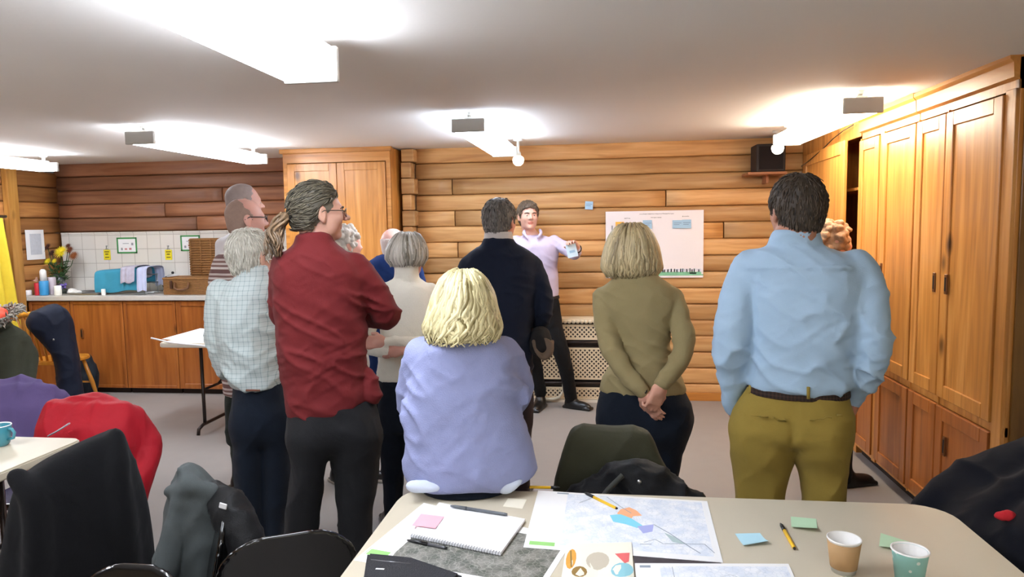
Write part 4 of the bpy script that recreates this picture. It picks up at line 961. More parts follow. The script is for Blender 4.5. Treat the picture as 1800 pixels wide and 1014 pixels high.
OLH = lockmat('ash_blond_hair', (112, 96, 64), (212, 194, 150))
hair_loft(body, loc, v, H, [(391, 1098, 1122, .03, .0), (397, 1086, 1134, .065, .0), (412, 1074, 1146, .092, .0), (432, 1067, 1154, .103, 0), (455, 1061, 1159, .108, 0), (472, 1059, 1162, .108, 0), (486, 1068, 1153, .098, 0)], OLH, n=330, wave=.0035, rad=.0075, ztop=.45, jit=.012, seed=5, tips=.8)
bm = BM(); a = v.P(1137, 681, -.2); tube(bm, [v.P(1133+4*math.cos(i/12*6.28), 685+6*math.sin(i/12*6.28), -.19-.03*math.sin(i/12*6.28+.6)) for i in range(13)], .004, 6, cap=False); tone_obj('bracelet', bm, BLACK, body, loc)
# 3 ---- man in the dark red shirt, arms folded, ponytail
v = View(570, 2.75); H = headat(v, 558, 320, 74, .97, crown=.128)
def redtail(S, v):
    q = v.sec([(410, 525, 580, .066, .0), (426, 516, 586, .076, 0)]); S.loft(q, v.w, v.u, .006)
    S.ell(v.P(654, 684, -.04), (.020, .045, .062), .02); S.cone(v.P(648, 655, -.03), v.P(657, 694, -.05), .022, .032, .02)
body, loc, H = person('man in a dark red shirt with a ponytail and folded arms', v, H,
    [(412, 527, 579, .064), (427, 517, 590, .084), (442, 499, 608, .108), (460, 484, 626, .125), (490, 479, 642, .135), (530, 481, 645, .137), (570, 485, 643, .135), (620, 490, 643, .132), (660, 496, 645, .13), (695, 500, 648, .132), (716, 503, 640, .13), (732, 514, 612, .122)],
    [dict(pts=[(622, 470, .064, 0), (648, 502, .066, .0), (672, 540, .062, .02), (681, 556, .056, .06), (664, 558, .050, .14), (625, 552, .046, .21), (590, 548, .040, .24)], k=.02, hand=dict(to=(540, 545, .25), n=(0, -1, 0), thumb=1, curl=.3)),
     dict(pts=[(504, 470, .062, .02), (498, 510, .060, .06), (500, 555, .055, .12), (530, 556, .048, .22), (580, 546, .043, .29), (606, 540, .036, .30)], k=.02, hand=dict(to=(650, 530, .27), n=(0, -1, 0), thumb=-1, curl=.3))],
    [(700, 508, 655, .12), (725, 505, 664, .132), (750, 508, 668, .138, -.01), (768, 512, 670, .132, -.01), (782, 514, 669, .118)],
    [[(755, 508, 588, .132), (800, 513, 577, .124), (850, 509, 569, .11), (900, 502, 562, .095), (960, 500, 558, .09), (1040, 500, 556, .085), (1090, 502, 558, .085)],
     [(755, 570, 670, .132), (800, 581, 668, .124), (850, 588, 663, .112), (900, 593, 656, .10), (960, 597, 656, .095), (1040, 598, 654, .088), (1090, 598, 656, .088)]],
    fabric('dark_red_cotton', (110, 34, 36), .75, var=.1, vscale=8), CHAR, (206, 158, 138), extra_tr=seat_shape((548, 765, .09), (626, 765, .09)), fold=.014, fseed=21, toes=[(.1, 1), (.8, .6)], shoes=SHOE, extra_sh=redtail, group=GRP, ffreq=(6, 6, 24), centers=[(560, 640, -.1, .2, .7), (660, 535, 0, .12, .8), (630, 500, -.05, .1, .6)], neck=.050, hb=.0055, nose=1.16)
RH = lockmat('grey_brown_hair', (34, 30, 24), (112, 104, 86), .55)
short_hair(body, loc, H, RH, [(-.1, -.05), (-.06, -.04), (-.03, -.035), (0, -.02), (.03, -.005), (.05, .02), (.075, .07), (.1, .085), (.13, .09)], .015, low=-.07, seed=8, f=(50, 14, 50), strand=.003, strands=1600, flow=(0, -.16, -.02))
short_hair(body, loc, H, plain('shaved_grey_stubble', (112, 106, 92), .7, bump=.3, bscale=500, var=.15, vscale=60), [(-.1, -.04), (-.05, -.022), (-.02, .012), (0, .036), (.02, .040), (.05, .05), (.075, .072), (.13, .08)], .0035, low=-.055, strand=.0006, name='shaved_side', h=.0055)
bm = bmesh.new(); lay = bm.faces.layers.float.new('tone'); r = random.Random(6); tie = H.p(.0, -.125, -.012)
for i in range(75):
    s0 = np.array([r.uniform(-.014, .014), r.uniform(-.012, .012), r.uniform(-.014, .014)]); pts = []; a0 = r.uniform(0, 6.28); sp = r.uniform(.2, 1.0); L = r.uniform(.10, .175)
    for j in range(11):
        t = j/10; q = tie+s0*(1-t*.3)+(-H.f*(.012+.05*math.sin(min(1, t*1.5)*1.57)*(.6+.4*sp)))-ZUP*L*t**1.25+(H.r*math.cos(a0)+H.f*math.sin(a0))*.032*sp*t+H.r*.010*math.sin(t*9+a0)+H.f*.010*math.cos(t*8+a0*2); pts.append(tuple(q))
    locks(bm, lay, pts, [.006*(1-.5*max(0, j/10-.6)/.4) for j in range(11)], min(1, max(0, r.gauss(.4, .25)+.15*sp)), 5)
tone_obj('ponytail', bm, lockmat('ponytail_hair', (36, 28, 20), (150, 122, 92)), body, loc)
bm = BM(); q0 = H.p(0, -.118, -.010); tube(bm, [q0+(H.r*math.cos(i/10*6.28)+H.up*math.sin(i/10*6.28))*.019-H.f*.004 for i in range(11)], .007, 8, cap=False); tone_obj('hair_tie', bm, plain('black_elastic', (28, 22, 20), .8), body, loc)
glasses(body, loc, H, plain('thin_metal_rim', (90, 84, 74), .3, metal=.8)); eyes(body, loc, H, RH)
# 4 ---- white haired man in the checked shirt
v = View(445, 3.1); H = headat(v, 440, 404, 48, 1.0, crown=.122)
def chk(S, v): S.loft(v.sec([(465, 416, 470, .066, 0), (483, 412, 474, .072, 0), (490, 408, 477, .078, 0)]), v.w, v.u, .004); S.limb([v.P(x, 522, back_off(.119, (x-434)/55)) for x in range(390, 482, 8)], [.004]*12, .008); S.limb([v.P(x, y, back_off(.13, (x-435)/55)+.002) for x, y in ((404, 526), (405, 580), (412, 640))], [.006]*3, .014)
body, loc, H = person('white haired man in a pale checked shirt and dark jeans', v, H,
    [(472, 420, 466, .056), (490, 408, 478, .082), (505, 392, 486, .108), (525, 381, 488, .122), (560, 379, 489, .13), (600, 383, 491, .13), (640, 392, 495, .132), (662, 398, 498, .132), (678, 407, 499, .125)],
    [dict(pts=[(388, 512, .056, .02), (381, 555, .057, .03), (385, 610, .053, .05), (398, 648, .048, .10), (430, 640, .040, .22), (455, 632, .033, .25)], k=.02, hand=dict(to=(490, 625, .26), n=(0, -1, 0), curl=.4)),
     dict(pts=[(482, 510, .054, .02), (490, 560, .052, .06), (490, 610, .048, .12), (470, 632, .04, .24), (450, 640, .034, .29)], k=.02, hand=dict(to=(415, 645, .3), n=(0, -1, 0), thumb=-1, curl=.4))],
    [(668, 412, 500, .115), (690, 409, 503, .128), (730, 408, 506, .138, -.015), (755, 409, 508, .13, -.01), (772, 411, 509, .116)],
    [[(740, 408, 464, .13), (800, 410, 463, .12), (850, 413, 463, .106), (900, 420, 462, .085), (960, 424, 462, .078), (1020, 425, 463, .074)],
     [(740, 454, 510, .13), (800, 458, 513, .12), (850, 460, 511, .106), (900, 460, 503, .085), (960, 461, 499, .078), (1020, 461, 499, .074)]],
    checkmat('fine_check_cotton', (190, 200, 198), (126, 148, 150), .021, .13), DENIM, (214, 166, 146), extra_tr=seat_shape((437, 745, .085), (484, 745, .085)), fold=.014, fseed=31, toes=[(.3, 1), (.6, 1)], shoes=SHOE, extra_sh=chk, group=GRP, centers=[(440, 640, -.1, .16, 1.0), (395, 650, 0, .1, .8), (480, 570, -.05, .12, .7)], neck=.056)
short_hair(body, loc, H, lockmat('white_hair', (150, 144, 128), (222, 218, 206), .6), [(-.1, -.03), (-.05, -.016), (-.02, .004), (0, .03), (.03, .045), (.07, .08), (.12, .095)], .013, low=-.088, seed=12, strands=1500)
glasses(body, loc, H, plain('dark_rim', (46, 40, 40), .3))
bm = BM(); a = [v.P(x, 686, o) for x, o in ((432, -.137), (445, -.139), (457, -.1385))]; tube(bm, a, .014, 8, flat=.25); tone_obj('belt_patch', bm, plain('brown_leather', (110, 62, 40), .5), body, loc)
# 5 ---- balding man with glasses and a striped polo
STR = stripemat('striped_jersey', [(0, (122, 92, 86)), (.14, (196, 184, 178)), (.28, (120, 90, 84)), (.42, (190, 176, 170)), (.56, (112, 82, 78)), (.84, (204, 194, 188))], .078)
v = View(432, 3.63); H = headat(v, 431, 349.5, 78, .98, crown=.116)
body, loc, H = person('balding man in glasses and a brown striped top, behind the white haired man', v, H,
    [(428, 412, 452, .06), (440, 400, 458, .085), (456, 386, 464, .11), (480, 380, 470, .12), (540, 382, 474, .125), (600, 386, 478, .125), (660, 390, 480, .125), (690, 392, 480, .12)],
    [dict(pts=[(392, 462, .052, .0), (385, 500, .052, .02), (390, 560, .047, .08), (410, 590, .04, .2), (440, 585, .034, .26)], k=.02, hand=dict(to=(470, 580, .28), n=(0, -1, 0), curl=.4)), dict(pts=[(464, 466, .052, .06), (474, 520, .05, .1), (470, 570, .045, .16), (440, 590, .036, .28)], k=.02, hand=dict(to=(410, 590, .3), n=(0, -1, 0), thumb=-1))],
    [(680, 396, 478, .115), (710, 394, 482, .13), (750, 396, 484, .13), (775, 398, 484, .12)],
    [[(740, 404, 446, .12), (820, 408, 442, .095), (900, 410, 440, .075), (950, 410, 440, .07)], [(740, 440, 484, .12), (820, 446, 482, .095), (900, 448, 480, .075), (950, 448, 480, .07)]],
    STR, fabric('dark_green_trousers', (34, 40, 34), .85), (216, 164, 150), fold=.008, fseed=41, toes=[(.7, .7), (.8, .6)], shoes=SHOE, group=GRP, h=.009, neck=.056, nose=1.04)
short_hair(body, loc, H, plain('cropped_brown_grey', (150, 124, 110), .7, bump=.3, bscale=400, var=.2, vscale=40), [(-.1, -.03), (-.05, -.014), (-.02, .008), (0, .024), (.03, .018), (.06, -.01), (.1, -.04), (.13, -.06)], .004, low=-.085, strand=.0008)
glasses(body, loc, H, plain('dark_rim', (46, 40, 40), .3), rim=.0024, z=.006); eyes(body, loc, H)
# 6 ---- tall man in white behind him
v = View(428, 4.02); H = headat(v, 428, 323.5, 82, .97, crown=.118)
body, loc, H = person('tall man with cropped grey hair and a white T-shirt, furthest left', v, H,
    [(404, 410, 448, .058), (414, 398, 456, .085), (428, 388, 464, .11), (450, 384, 468, .12), (520, 386, 470, .125), (600, 388, 474, .125), (650, 390, 476, .122)],
    [dict(pts=[(394, 432, .05, 0), (396, 480, .05, .04), (406, 540, .045, .1), (420, 560, .038, .2), (440, 552, .034, .24)], k=.02, hand=dict(to=(465, 548, .26), n=(0, -1, 0))), dict(pts=[(460, 436, .05, .06), (468, 490, .048, .1), (462, 540, .042, .18), (440, 556, .034, .26)], k=.02, hand=dict(to=(415, 556, .28), n=(0, -1, 0), thumb=-1))],
    [(640, 396, 474, .115), (680, 394, 478, .13), (720, 396, 480, .13), (745, 398, 480, .12)],
    [[(715, 402, 444, .12), (790, 410, 442, .095), (850, 412, 440, .075), (902, 412, 440, .07)], [(715, 438, 480, .12), (790, 444, 478, .095), (850, 446, 476, .075), (902, 446, 476, .07)]],
    fabric('white_jersey', (222, 220, 222), .85, var=.04), CHAR, (210, 160, 144), fold=.008, fseed=43, toes=[(.9, .4), (.9, .3)], shoes=SHOE, group=GRP, h=.010, hb=.008, nose=1.04)
short_hair(body, loc, H, plain('cropped_grey', (158, 144, 140), .7, bump=.3, bscale=400, var=.2, vscale=40), [(-.1, -.03), (-.05, -.014), (-.02, .008), (0, .026), (.03, .034), (.06, .04), (.09, .048), (.13, .04)], .005, low=-.085, strand=.0012)
eyes(body, loc, H)
# 7 ---- woman with curly white hair
v = View(600, 4.15); H = headat(v, 606, 395, 66, .96, crown=.128)
body, loc, H = person('woman with curly white hair just past the man in dark red', v, H,
    [(452, 588, 622, .056), (462, 578, 632, .08), (474, 566, 644, .10), (500, 560, 650, .115), (550, 562, 648, .118), (600, 566, 646, .12), (650, 566, 650, .12)],
    [dict(pts=[(572, 480, .045, 0), (566, 530, .044, .03), (576, 580, .04, .1), (604, 590, .032, .2)], k=.02, hand=dict(to=(630, 586, .22), n=(0, -1, 0))), dict(pts=[(640, 480, .045, .02), (648, 530, .043, .05), (640, 580, .038, .14), (612, 592, .03, .24)], k=.02, hand=dict(to=(590, 592, .26), n=(0, -1, 0), thumb=-1))],
    [(640, 570, 646, .11), (680, 566, 650, .125), (720, 570, 648, .12)],
    [[(700, 568, 610, .11), (770, 578, 612, .085), (820, 582, 608, .065), (846, 584, 606, .06)], [(700, 606, 648, .11), (770, 610, 644, .085), (820, 618, 642, .065), (846, 620, 642, .06)]],
    fabric('grey_jumper', (150, 146, 140), .9), BLK, (226, 168, 150), fold=.007, fseed=47, toes=[(.3, -.5), (.8, -.3)], shoes=SHOE, solemat=SOLE, group=GRP, h=.011, hb=.0075, neck=.048)
curls(body, loc, H, hairmat('curly_white_hair', (206, 198, 188), .15), n=120, rad=.019, line=.052); eyes(body, loc, H)
# 8 ---- bald man in navy
v = View(680, 4.72); H = headat(v, 692, 401, 40, .97, crown=.118)
body, loc, H = person('bald man in a royal navy jumper behind the cream turtleneck', v, H,
    [(446, 670, 706, .06), (452, 658, 716, .085), (462, 646, 730, .11), (490, 638, 740, .122), (560, 640, 738, .125), (620, 642, 736, .125), (660, 642, 736, .125)],
    [dict(pts=[(650, 474, .052, 0), (640, 530, .05, .0), (644, 590, .046, .04), (664, 610, .038, .14)], k=.02, hand=dict(to=(690, 606, .18), n=(0, -1, 0))), dict(pts=[(730, 474, .052, 0), (742, 530, .05, .02), (738, 590, .046, .06), (712, 610, .038, .18)], k=.02, hand=dict(to=(690, 612, .24), n=(0, -1, 0), thumb=-1))],
    [(650, 648, 732, .115), (690, 644, 736, .13), (730, 646, 734, .125)],
    [[(710, 648, 694, .115), (780, 654, 690, .09), (830, 656, 684, .072), (858, 656, 684, .07)], [(710, 688, 734, .115), (780, 694, 730, .09), (830, 698, 728, .072), (858, 698, 728, .07)]],
    fabric('royal_navy_knit', (28, 52, 104), .9), BLK, (226, 176, 164), fold=.007, fseed=53, toes=[(.2, 1), (.5, 1)], shoes=SHOE, solemat=SOLE, group=GRP, h=.011, hb=.009)
short_hair(body, loc, H, plain('white_fringe_hair', (214, 200, 194), .7, bump=.3, bscale=300), [(-.1, -.03), (-.05, -.014), (-.02, .0), (0, .01), (.02, -.01), (.045, -.05), (.06, -.09)], .004, low=-.08, zmax=.045, strand=.001)
# 9 ---- woman in the cream turtleneck
v = View(714, 3.5); H = headat(v, 716, 410, 14, .95, crown=.122)
body, loc, H = person('woman with a grey bob and a cream turtleneck, arms folded behind her back', v, H,
    [(460, 694, 735, .076), (488, 692, 737, .078), (494, 684, 744, .075), (504, 670, 756, .095), (530, 664, 764, .108), (580, 668, 762, .112), (620, 666, 762, .112), (650, 663, 766, .12), (664, 662, 768, .122)],
    [dict(pts=[(672, 512, .045, 0), (656, 550, .044, -.03), (644, 592, .042, -.08), (650, 610, .038, -.12), (674, 618, .030, -.17), (684, 620, .027, -.18)], k=.012, hand=dict(to=(712, 610, -.19), n=(.1, .7, -.5), thumb=-1, curl=.55, s=.9)),
     dict(pts=[(756, 512, .045, 0), (770, 550, .044, -.03), (776, 590, .042, -.08), (750, 604, .036, -.16), (706, 602, .032, -.17), (680, 602, .029, -.165)], k=.012, hand=dict(to=(648, 602, -.15), n=(.1, .8, -.4), thumb=1, curl=.3, s=.9))],
    [(655, 668, 764, .112), (690, 664, 768, .13, -.01), (720, 664, 770, .135, -.015), (750, 665, 768, .12)],
    [[(720, 664, 718, .12), (790, 668, 714, .10), (850, 673, 710, .082), (900, 677, 706, .068), (945, 679, 704, .062)], [(720, 714, 769, .12), (790, 718, 764, .10), (850, 722, 758, .082), (900, 726, 754, .068), (945, 728, 752, .062)]],
    fabric('cream_knit', (242, 238, 224), .95, var=.05, bscale=260, bump=.35), DENIM, (220, 164, 146), fold=.007, fseed=57, toes=[(-.2, 1), (.2, 1)], shoes=SHOE, group=GRP, h=.008, hb=.0062, neck=.042, centers=[(690, 610, -.1, .1, .8), (655, 590, -.05, .1, .8)])
hair_loft(body, loc, v, H, [(407, 706, 726, .04, -.01), (412, 696, 736, .08, -.012), (424, 687, 744, .108, -.012), (440, 680, 749, .116, -.012), (454, 679, 750, .112, -.012), (467, 687, 744, .098, -.012)], lockmat('grey_bob_hair', (112, 106, 92), (206, 200, 190)), n=240, wave=.002, rad=.0075, ztop=.5, jit=.014, seed=15, tips=.8)
# 10 ---- man in the dark suit
v = View(880, 3.9); H = headat(v, 878, 349.5, 26, 1.0, crown=.122)
def lapel(S, v): S.loft(v.sec([(417, 851, 900, .070, 0), (427, 847, 906, .076, 0), (434, 842, 913, .082, 0)]), v.w, v.u, .006)
body, loc, H = person('man in a dark navy suit jacket seen from behind, holding a flat cap', v, H,
    [(424, 854, 898, .058), (434, 840, 916, .086), (444, 826, 932, .108), (458, 817, 942, .122), (490, 815, 946, .133), (540, 818, 940, .136), (590, 822, 934, .134), (630, 822, 936, .138), (650, 822, 938, .14)],
    [dict(pts=[(824, 468, .056, 0), (816, 510, .057, -.01), (820, 570, .052, .0), (832, 610, .046, .06), (850, 620, .04, .15)], k=.025, hand=dict(to=(880, 616, .2), n=(0, -1, 0))),
     dict(pts=[(936, 468, .056, 0), (950, 505, .057, -.01), (956, 540, .053, -.01), (952, 562, .046, .02), (942, 566, .038, .06)], k=.025, hand=dict(to=(950, 592, .02), n=(-.6, -.5, 0), thumb=-1, curl=.75))],
    [(640, 828, 932, .125), (680, 826, 936, .13), (710, 828, 936, .125)],
    [[(690, 828, 884, .115), (760, 834, 884, .095), (830, 838, 880, .08), (890, 838, 880, .074)], [(690, 878, 936, .115), (760, 886, 935, .095), (830, 890, 932, .08), (890, 890, 932, .074)]],
    fabric('navy_suiting', (20, 28, 46), .8, var=.1), fabric('maroon_black_suiting', (30, 18, 22), .8), (206, 140, 120), fold=.009, fseed=61, toes=[(-.1, 1), (.3, 1)], shoes=SHOE, group=GRP, tops='jacket', extra_sh=lapel, centers=[(950, 540, 0, .1, 1.0)], neck=.06)
short_hair(body, loc, H, lockmat('dark_grey_hair', (38, 36, 34), (140, 134, 128), .6), [(-.1, -.026), (-.05, -.014), (-.02, .006), (0, .032), (.03, .048), (.07, .08), (.12, .095)], .013, low=-.092, seed=17, strands=1300, slen=.55)
v.nk = v.nk_
band(body, loc, v, [(407, 852, 900, .066, 0), (424, 850, 903, .070, 0)], fabric('grey_white_collar', (196, 190, 186), .8), 'shirt_collar')
# flat cap in his hand
t = thing('flat_cap', 'dark flat cap with a brown brim held at the suited man\'s side', 'cap', tuple(v.P(952, 612, .0)))
c = v.P(950, 596, -.02); F = Field(); F.ell(c, (.060, .085, .075), .01); F.ell(c+np.array([0, -.0, -.04]), (.07, .09, .05), .03); V, Q = F.mesh('c', .006); V = folds(V, vnormals(V, Q), .008, (20, 20, 20), 3)
qmesh('crown', V, Q, fabric('dark_cap_wool', (34, 32, 32), .9), t, t.location)
F = Field(); F.limb([v.P(938, 600, -.09), v.P(944, 618, -.105), v.P(955, 630, -.11), v.P(966, 622, -.10), v.P(971, 600, -.08)], [.010]*5, .02); F.ell(v.P(957, 611, -.095), (.05, .008, .058), .02); V, Q = F.mesh('b', .005)
qmesh('brim', V, Q, fabric('brown_cap_wool', (108, 92, 78), .85), t, t.location)
# 11 ---- the man speaking at the wall
v = View(940, 6.0); H = headat(v, 928, 353.5, 166, 1.02, crown=.122)
def col(S, v):
    for q in (-1, 1): S.limb([v.P(936+q*13, 404, .03), v.P(936+q*15, 410, -.06), v.P(936+q*9, 418, -.105)], [.012, .014, .010], .004)
body, loc, H = person('man in a pale lilac shirt by the log wall holding up a blue note', v, H,
    [(413, 919, 953, .058), (417, 911, 964, .080), (422, 904, 976, .10), (434, 900, 982, .115), (460, 902, 980, .12), (490, 904, 981, .12), (515, 905, 982, .118), (522, 908, 981, .108)],
    [dict(pts=[(908, 424, .052, 0), (898, 455, .050, .0), (892, 490, .044, -.02), (890, 520, .036, -.05)], k=.02, hand=dict(to=(890, 545, -.08), n=(1, 0, 0), curl=.4)),
     dict(pts=[(974, 424, .053, 0), (990, 434, .050, -.05), (1006, 446, .044, -.12), (1013, 446, .038, -.2), (1014, 438, .031, -.31)], k=.018, hand=dict(to=(1004, 424, -.39), n=(.1, -.3, -1), thumb=1, curl=.62, s=1.0))],
    [(516, 912, 980, .105), (535, 910, 984, .115), (560, 910, 986, .118), (572, 912, 986, .11)],
    [dict(pts=[(928, 548, .085, 0), (934, 610, .07, -.03), (942, 650, .058, .0), (950, 690, .05, .02)]), dict(pts=[(962, 545, .086, 0), (982, 605, .074, -.08), (996, 655, .058, -.06), (1004, 702, .05, .0)])],
    fabric('pale_lilac_cotton', (196, 184, 206), .8, var=.05), BLK, (216, 166, 146), fold=.008, fseed=71, toes=[(-.3, -1), (.85, -.5)], shoes=SHOE, group=None, extra_sh=col, h=.0085, hb=.0065, neck=.055, centers=[(985, 440, -.03, .1, .8), (945, 500, -.1, .12, .4)])
BRH = lockmat('brown_hair', (44, 34, 26), (116, 96, 76), .6)
short_hair(body, loc, H, BRH, [(-.1, -.03), (-.05, -.02), (-.02, .0), (0, .034), (.03, .05), (.058, .066), (.075, .1), (.12, .12)], .013, low=-.08, seed=19, strands=1100, slen=.6); eyes(body, loc, H, BRH)
band(body, loc, v, [(519, 907, 983, .112, 0), (525, 907, 984, .114, 0)], plain('black_belt', (24, 20, 20), .5))
bm = BM(); c0 = v.P(1005, 440, -.40); Mn = frameM(c0, v.w+ZUP*.22, v.u*1.0-ZUP*.15, ZUP-v.w*.22)
box(bm, (-.042, -.0015, -.055), (.042, .0015, .05), M=Mn); box(bm, (-.02, -.0022, -.02), (.025, -.001, .0), mi=1, M=Mn); tag(obj('sticky_note', bm, [plain('note_bright', (206, 230, 244), .6), SKY]), 'bright blue sticky note held up in the speaking man\'s hand', 'sticky note')
bm = BM(); c1 = v.P(1014, 437, -.315); ax = (v.P(1014, 438, -.31)-v.P(1013, 446, -.2)); ax /= np.linalg.norm(ax); s1 = np.cross(ax, ZUP); s1 /= np.linalg.norm(s1); s2 = np.cross(ax, s1)
tube(bm, [c1+(s1*math.cos(i/12*6.28)+s2*math.sin(i/12*6.28))*.034 for i in range(13)], .008, 8, cap=False); tone_obj('watch', bm, BLACK, body, loc)
# 12 ---- woman half hidden behind the blue shirt
v = View(1468, 4.35); H = headat(v, 1466, 391, 62, .98, crown=.124)
body, loc, H = person('person with short wavy auburn hair mostly hidden behind the light blue shirt', v, H,
    [(440, 1448, 1484, .056), (450, 1438, 1494, .08), (462, 1428, 1502, .10), (490, 1424, 1506, .115), (560, 1426, 1504, .118), (620, 1428, 1502, .12), (660, 1426, 1504, .12)],
    [dict(pts=[(1432, 470, .045, 0), (1426, 520, .044, .03), (1430, 570, .04, .1), (1456, 580, .032, .2)], k=.02, hand=dict(to=(1480, 576, .22), n=(0, -1, 0))), dict(pts=[(1496, 470, .045, .02), (1502, 520, .043, .06), (1494, 566, .038, .14), (1470, 580, .03, .24)], k=.02, hand=dict(to=(1450, 580, .26), n=(0, -1, 0), thumb=-1))],
    [(650, 1430, 1500, .11), (690, 1426, 1504, .125), (720, 1428, 1502, .12)],
    [[(700, 1428, 1468, .11), (770, 1434, 1466, .085), (830, 1438, 1464, .065), (846, 1440, 1464, .06)], [(700, 1462, 1502, .11), (770, 1468, 1500, .085), (830, 1472, 1498, .065), (846, 1474, 1498, .06)]],
    fabric('dark_plum_knit', (46, 26, 34), .9), BLK, (222, 164, 140), fold=.007, fseed=77, toes=[(.5, 1), (.8, .6)], shoes=SHOE, group=GRP, h=.011, hb=.008, neck=.048)
curls(body, loc, H, hairmat('auburn_hair', (176, 138, 104), .3), n=85, rad=.024, seed=9, line=.05, low=-.075)
# 13 ---- blond woman in lavender sitting on the table edge
v = View(818, 2.22); H = headat(v, 813, 474, 8, 1.0, crown=.122)
def cuffs(S, v):
    S.limb([v.P(716, 715, -.02), v.P(712, 735, -.05), v.P(718, 752, -.06)], [.018, .020, .012], .02); S.limb([v.P(916, 690, -.02), v.P(922, 705, -.03)], [.022, .014], .02)
def sit(V):
    V = V.copy(); on = ((V[:, 1] < 2.205) & (V[:, 2] > .60)); V[on, 2] = np.maximum(V[on, 2], .7425); return V
body, loc, H = person('blond woman in a lavender jumper sitting on the far edge of the table', v, H,
    [(580, 784, 850, .07), (590, 764, 872, .088), (602, 744, 888, .108), (622, 730, 902, .122), (660, 722, 908, .133), (710, 714, 914, .14), (760, 713, 928, .145), (790, 710, 936, .146), (815, 710, 942, .146), (832, 714, 938, .144), (842, 728, 922, .138)],
    [dict(pts=[(742, 624, .056, .02), (730, 665, .056, .07), (727, 712, .052, .12), (745, 745, .048, .24), (775, 750, .042, .32)], k=.03, hand=dict(to=(800, 760, .38), n=(0, .2, -1))),
     dict(pts=[(886, 620, .055, .02), (903, 652, .056, .06), (908, 682, .052, .10), (895, 715, .048, .22), (868, 735, .042, .32)], k=.03, hand=dict(to=(830, 750, .38), n=(0, .2, -1), thumb=-1))],
    [(815, 728, 918, .125, .01), (840, 732, 908, .135, .01), (852, 740, 900, .14, .01), (862, 744, 896, .14, .01)],
    [dict(pts=[(775, 838, .082, .08), (775, 838, .078, .30), (770, 845, .07, .42), (770, 930, .058, .44), (770, 1010, .05, .46)]), dict(pts=[(860, 838, .082, .08), (862, 838, .078, .30), (864, 845, .07, .42), (862, 930, .058, .44), (860, 1010, .05, .46)])],
    fabric('lavender_knit', (142, 148, 186), .95, var=.07, vscale=30, bump=.22, bscale=240), DENIM, (222, 170, 150), fold=.013, fseed=83, toes=None, shoes=None, group=None, tops='jumper', extra_sh=cuffs, k_sh=.035, centers=[(720, 720, -.05, .09, 1.3), (912, 690, -.03, .09, 1.3), (826, 850, -.12, .1, .3)], neck=.052, p=2.4, zclip=sit, lfold=.004)
for k, q in enumerate(((770, 1010), (860, 1010))): pass
LAVB = body; LAVLOC = loc; LAVV = v
hair_loft(body, loc, v, H, [(472, 804, 826, .03, .0), (477, 790, 838, .06, .0), (492, 776, 852, .092, 0), (515, 766, 863, .106, -.005), (545, 757, 870, .115, -.012), (575, 748, 878, .12, -.02), (596, 752, 874, .115, -.03)], lockmat('blond_hair', (122, 108, 62), (226, 214, 166)), n=420, wave=.010, wl=.085, rad=.0085, ztop=.5, jit=.025, flare=.03, seed=25, tips=.75, base=.93)
# pale shirt tails showing under the jumper
for rows, m_ in (([(844, 716, 790, .016, -.116), (856, 714, 784, .018, -.120), (864, 720, 770, .016, -.118)], 5), ([(842, 862, 922, .016, -.112), (854, 868, 912, .018, -.116), (866, 878, 896, .016, -.118)], 6)):
    F = Field(); F.loft(v.sec(rows), v.w, v.u, .01); V, Q = F.mesh('shirt_tail', .006); V = sit(folds(V, vnormals(V, Q), .010, (18, 18, 18), m_)); qmesh('shirt_tail', V, Q, fabric('pale_blue_cotton', (196, 204, 220), .8), body, loc)
# ================================================================== chairs and coats
PLAST = plain('chair_shell_black', (10, 10, 11), .16, coat=.5); TUBE = plain('chair_tube', (60, 60, 62), .3, metal=.9)
def plastic_chair(label, x, y, ang, w=.44, top=.80, group='black plastic stacking chairs'):
    """ang: direction the sitter faces, 0 = away from the camera (+Y)"""
    t = thing('stacking_chair', label, 'chair', (x, y, 0), ang, group); F = Field()
    F.rbox((0, .0, .445), (w/2, .21, .014), .012, .03); F.ell((0, -.21, .45), (w/2*.9, .03, .03), .03)
    def back(X, Y, Z):
        f = np.clip((Z-.42)/(top-.42), 0, 1); yc = -.205-.055*f-.03*f*f+.35*X*X*(.3+.7*f); hw = (w/2)*(1-.16*f**3); r = .11
        qx = np.abs(X)-(hw-r); qz = np.abs(Z-(.42+top)/2)-((top-.42)/2-r)
        d = np.sqrt(np.maximum(qx, 0)**2+np.maximum(qz, 0)**2)+np.minimum(np.maximum(qx, qz), 0)-r
        return np.maximum(d, np.abs(Y-yc)-.009)
    F.add(back, (-w/2, -.32, .40), (w/2, -.15, top), .025)
    V, Q = F.mesh('shell', .006); V = smoothV(V, Q, 5); qmesh('shell', V, Q, PLAST, t)
    for sx in (-1, 1):
        for (a, b) in (((sx*.17, .16, .435), (sx*.22, .20, .0)), ((sx*.17, -.16, .435), (sx*.22, -.25, .0))):
            bm = BM(); tube(bm, [a, (a[0]*1.08, a[1], .40), b], .011, 8); lathe(bm, [(0, 0), (.016, 0), (.016, .025), (0, .025)], 10, (b[0], b[1], 0)); obj('leg', bm, TUBE, t, world=False)
    return t
def cloth(name, label, cat, x, y, ang, build, mat, h=.010, amp=.022, f=(7, 7, 4), seed=1, group=None, zmin=None, parent=None, sm=2):
    F = Field(); build(F); V, Q = F.mesh(name, h, .04); V = smoothV(V, Q, sm); V = folds(V, vnormals(V, Q), amp, f, seed)
    if zmin is not None: V[:, 2] = np.maximum(V[:, 2], zmin)
    o = qmesh(name, V, Q, mat, parent)
    if parent is None:
        o.location = (x, y, 0); o.rotation_euler = (0, 0, ang); tag(o, label, cat, group)
    return o
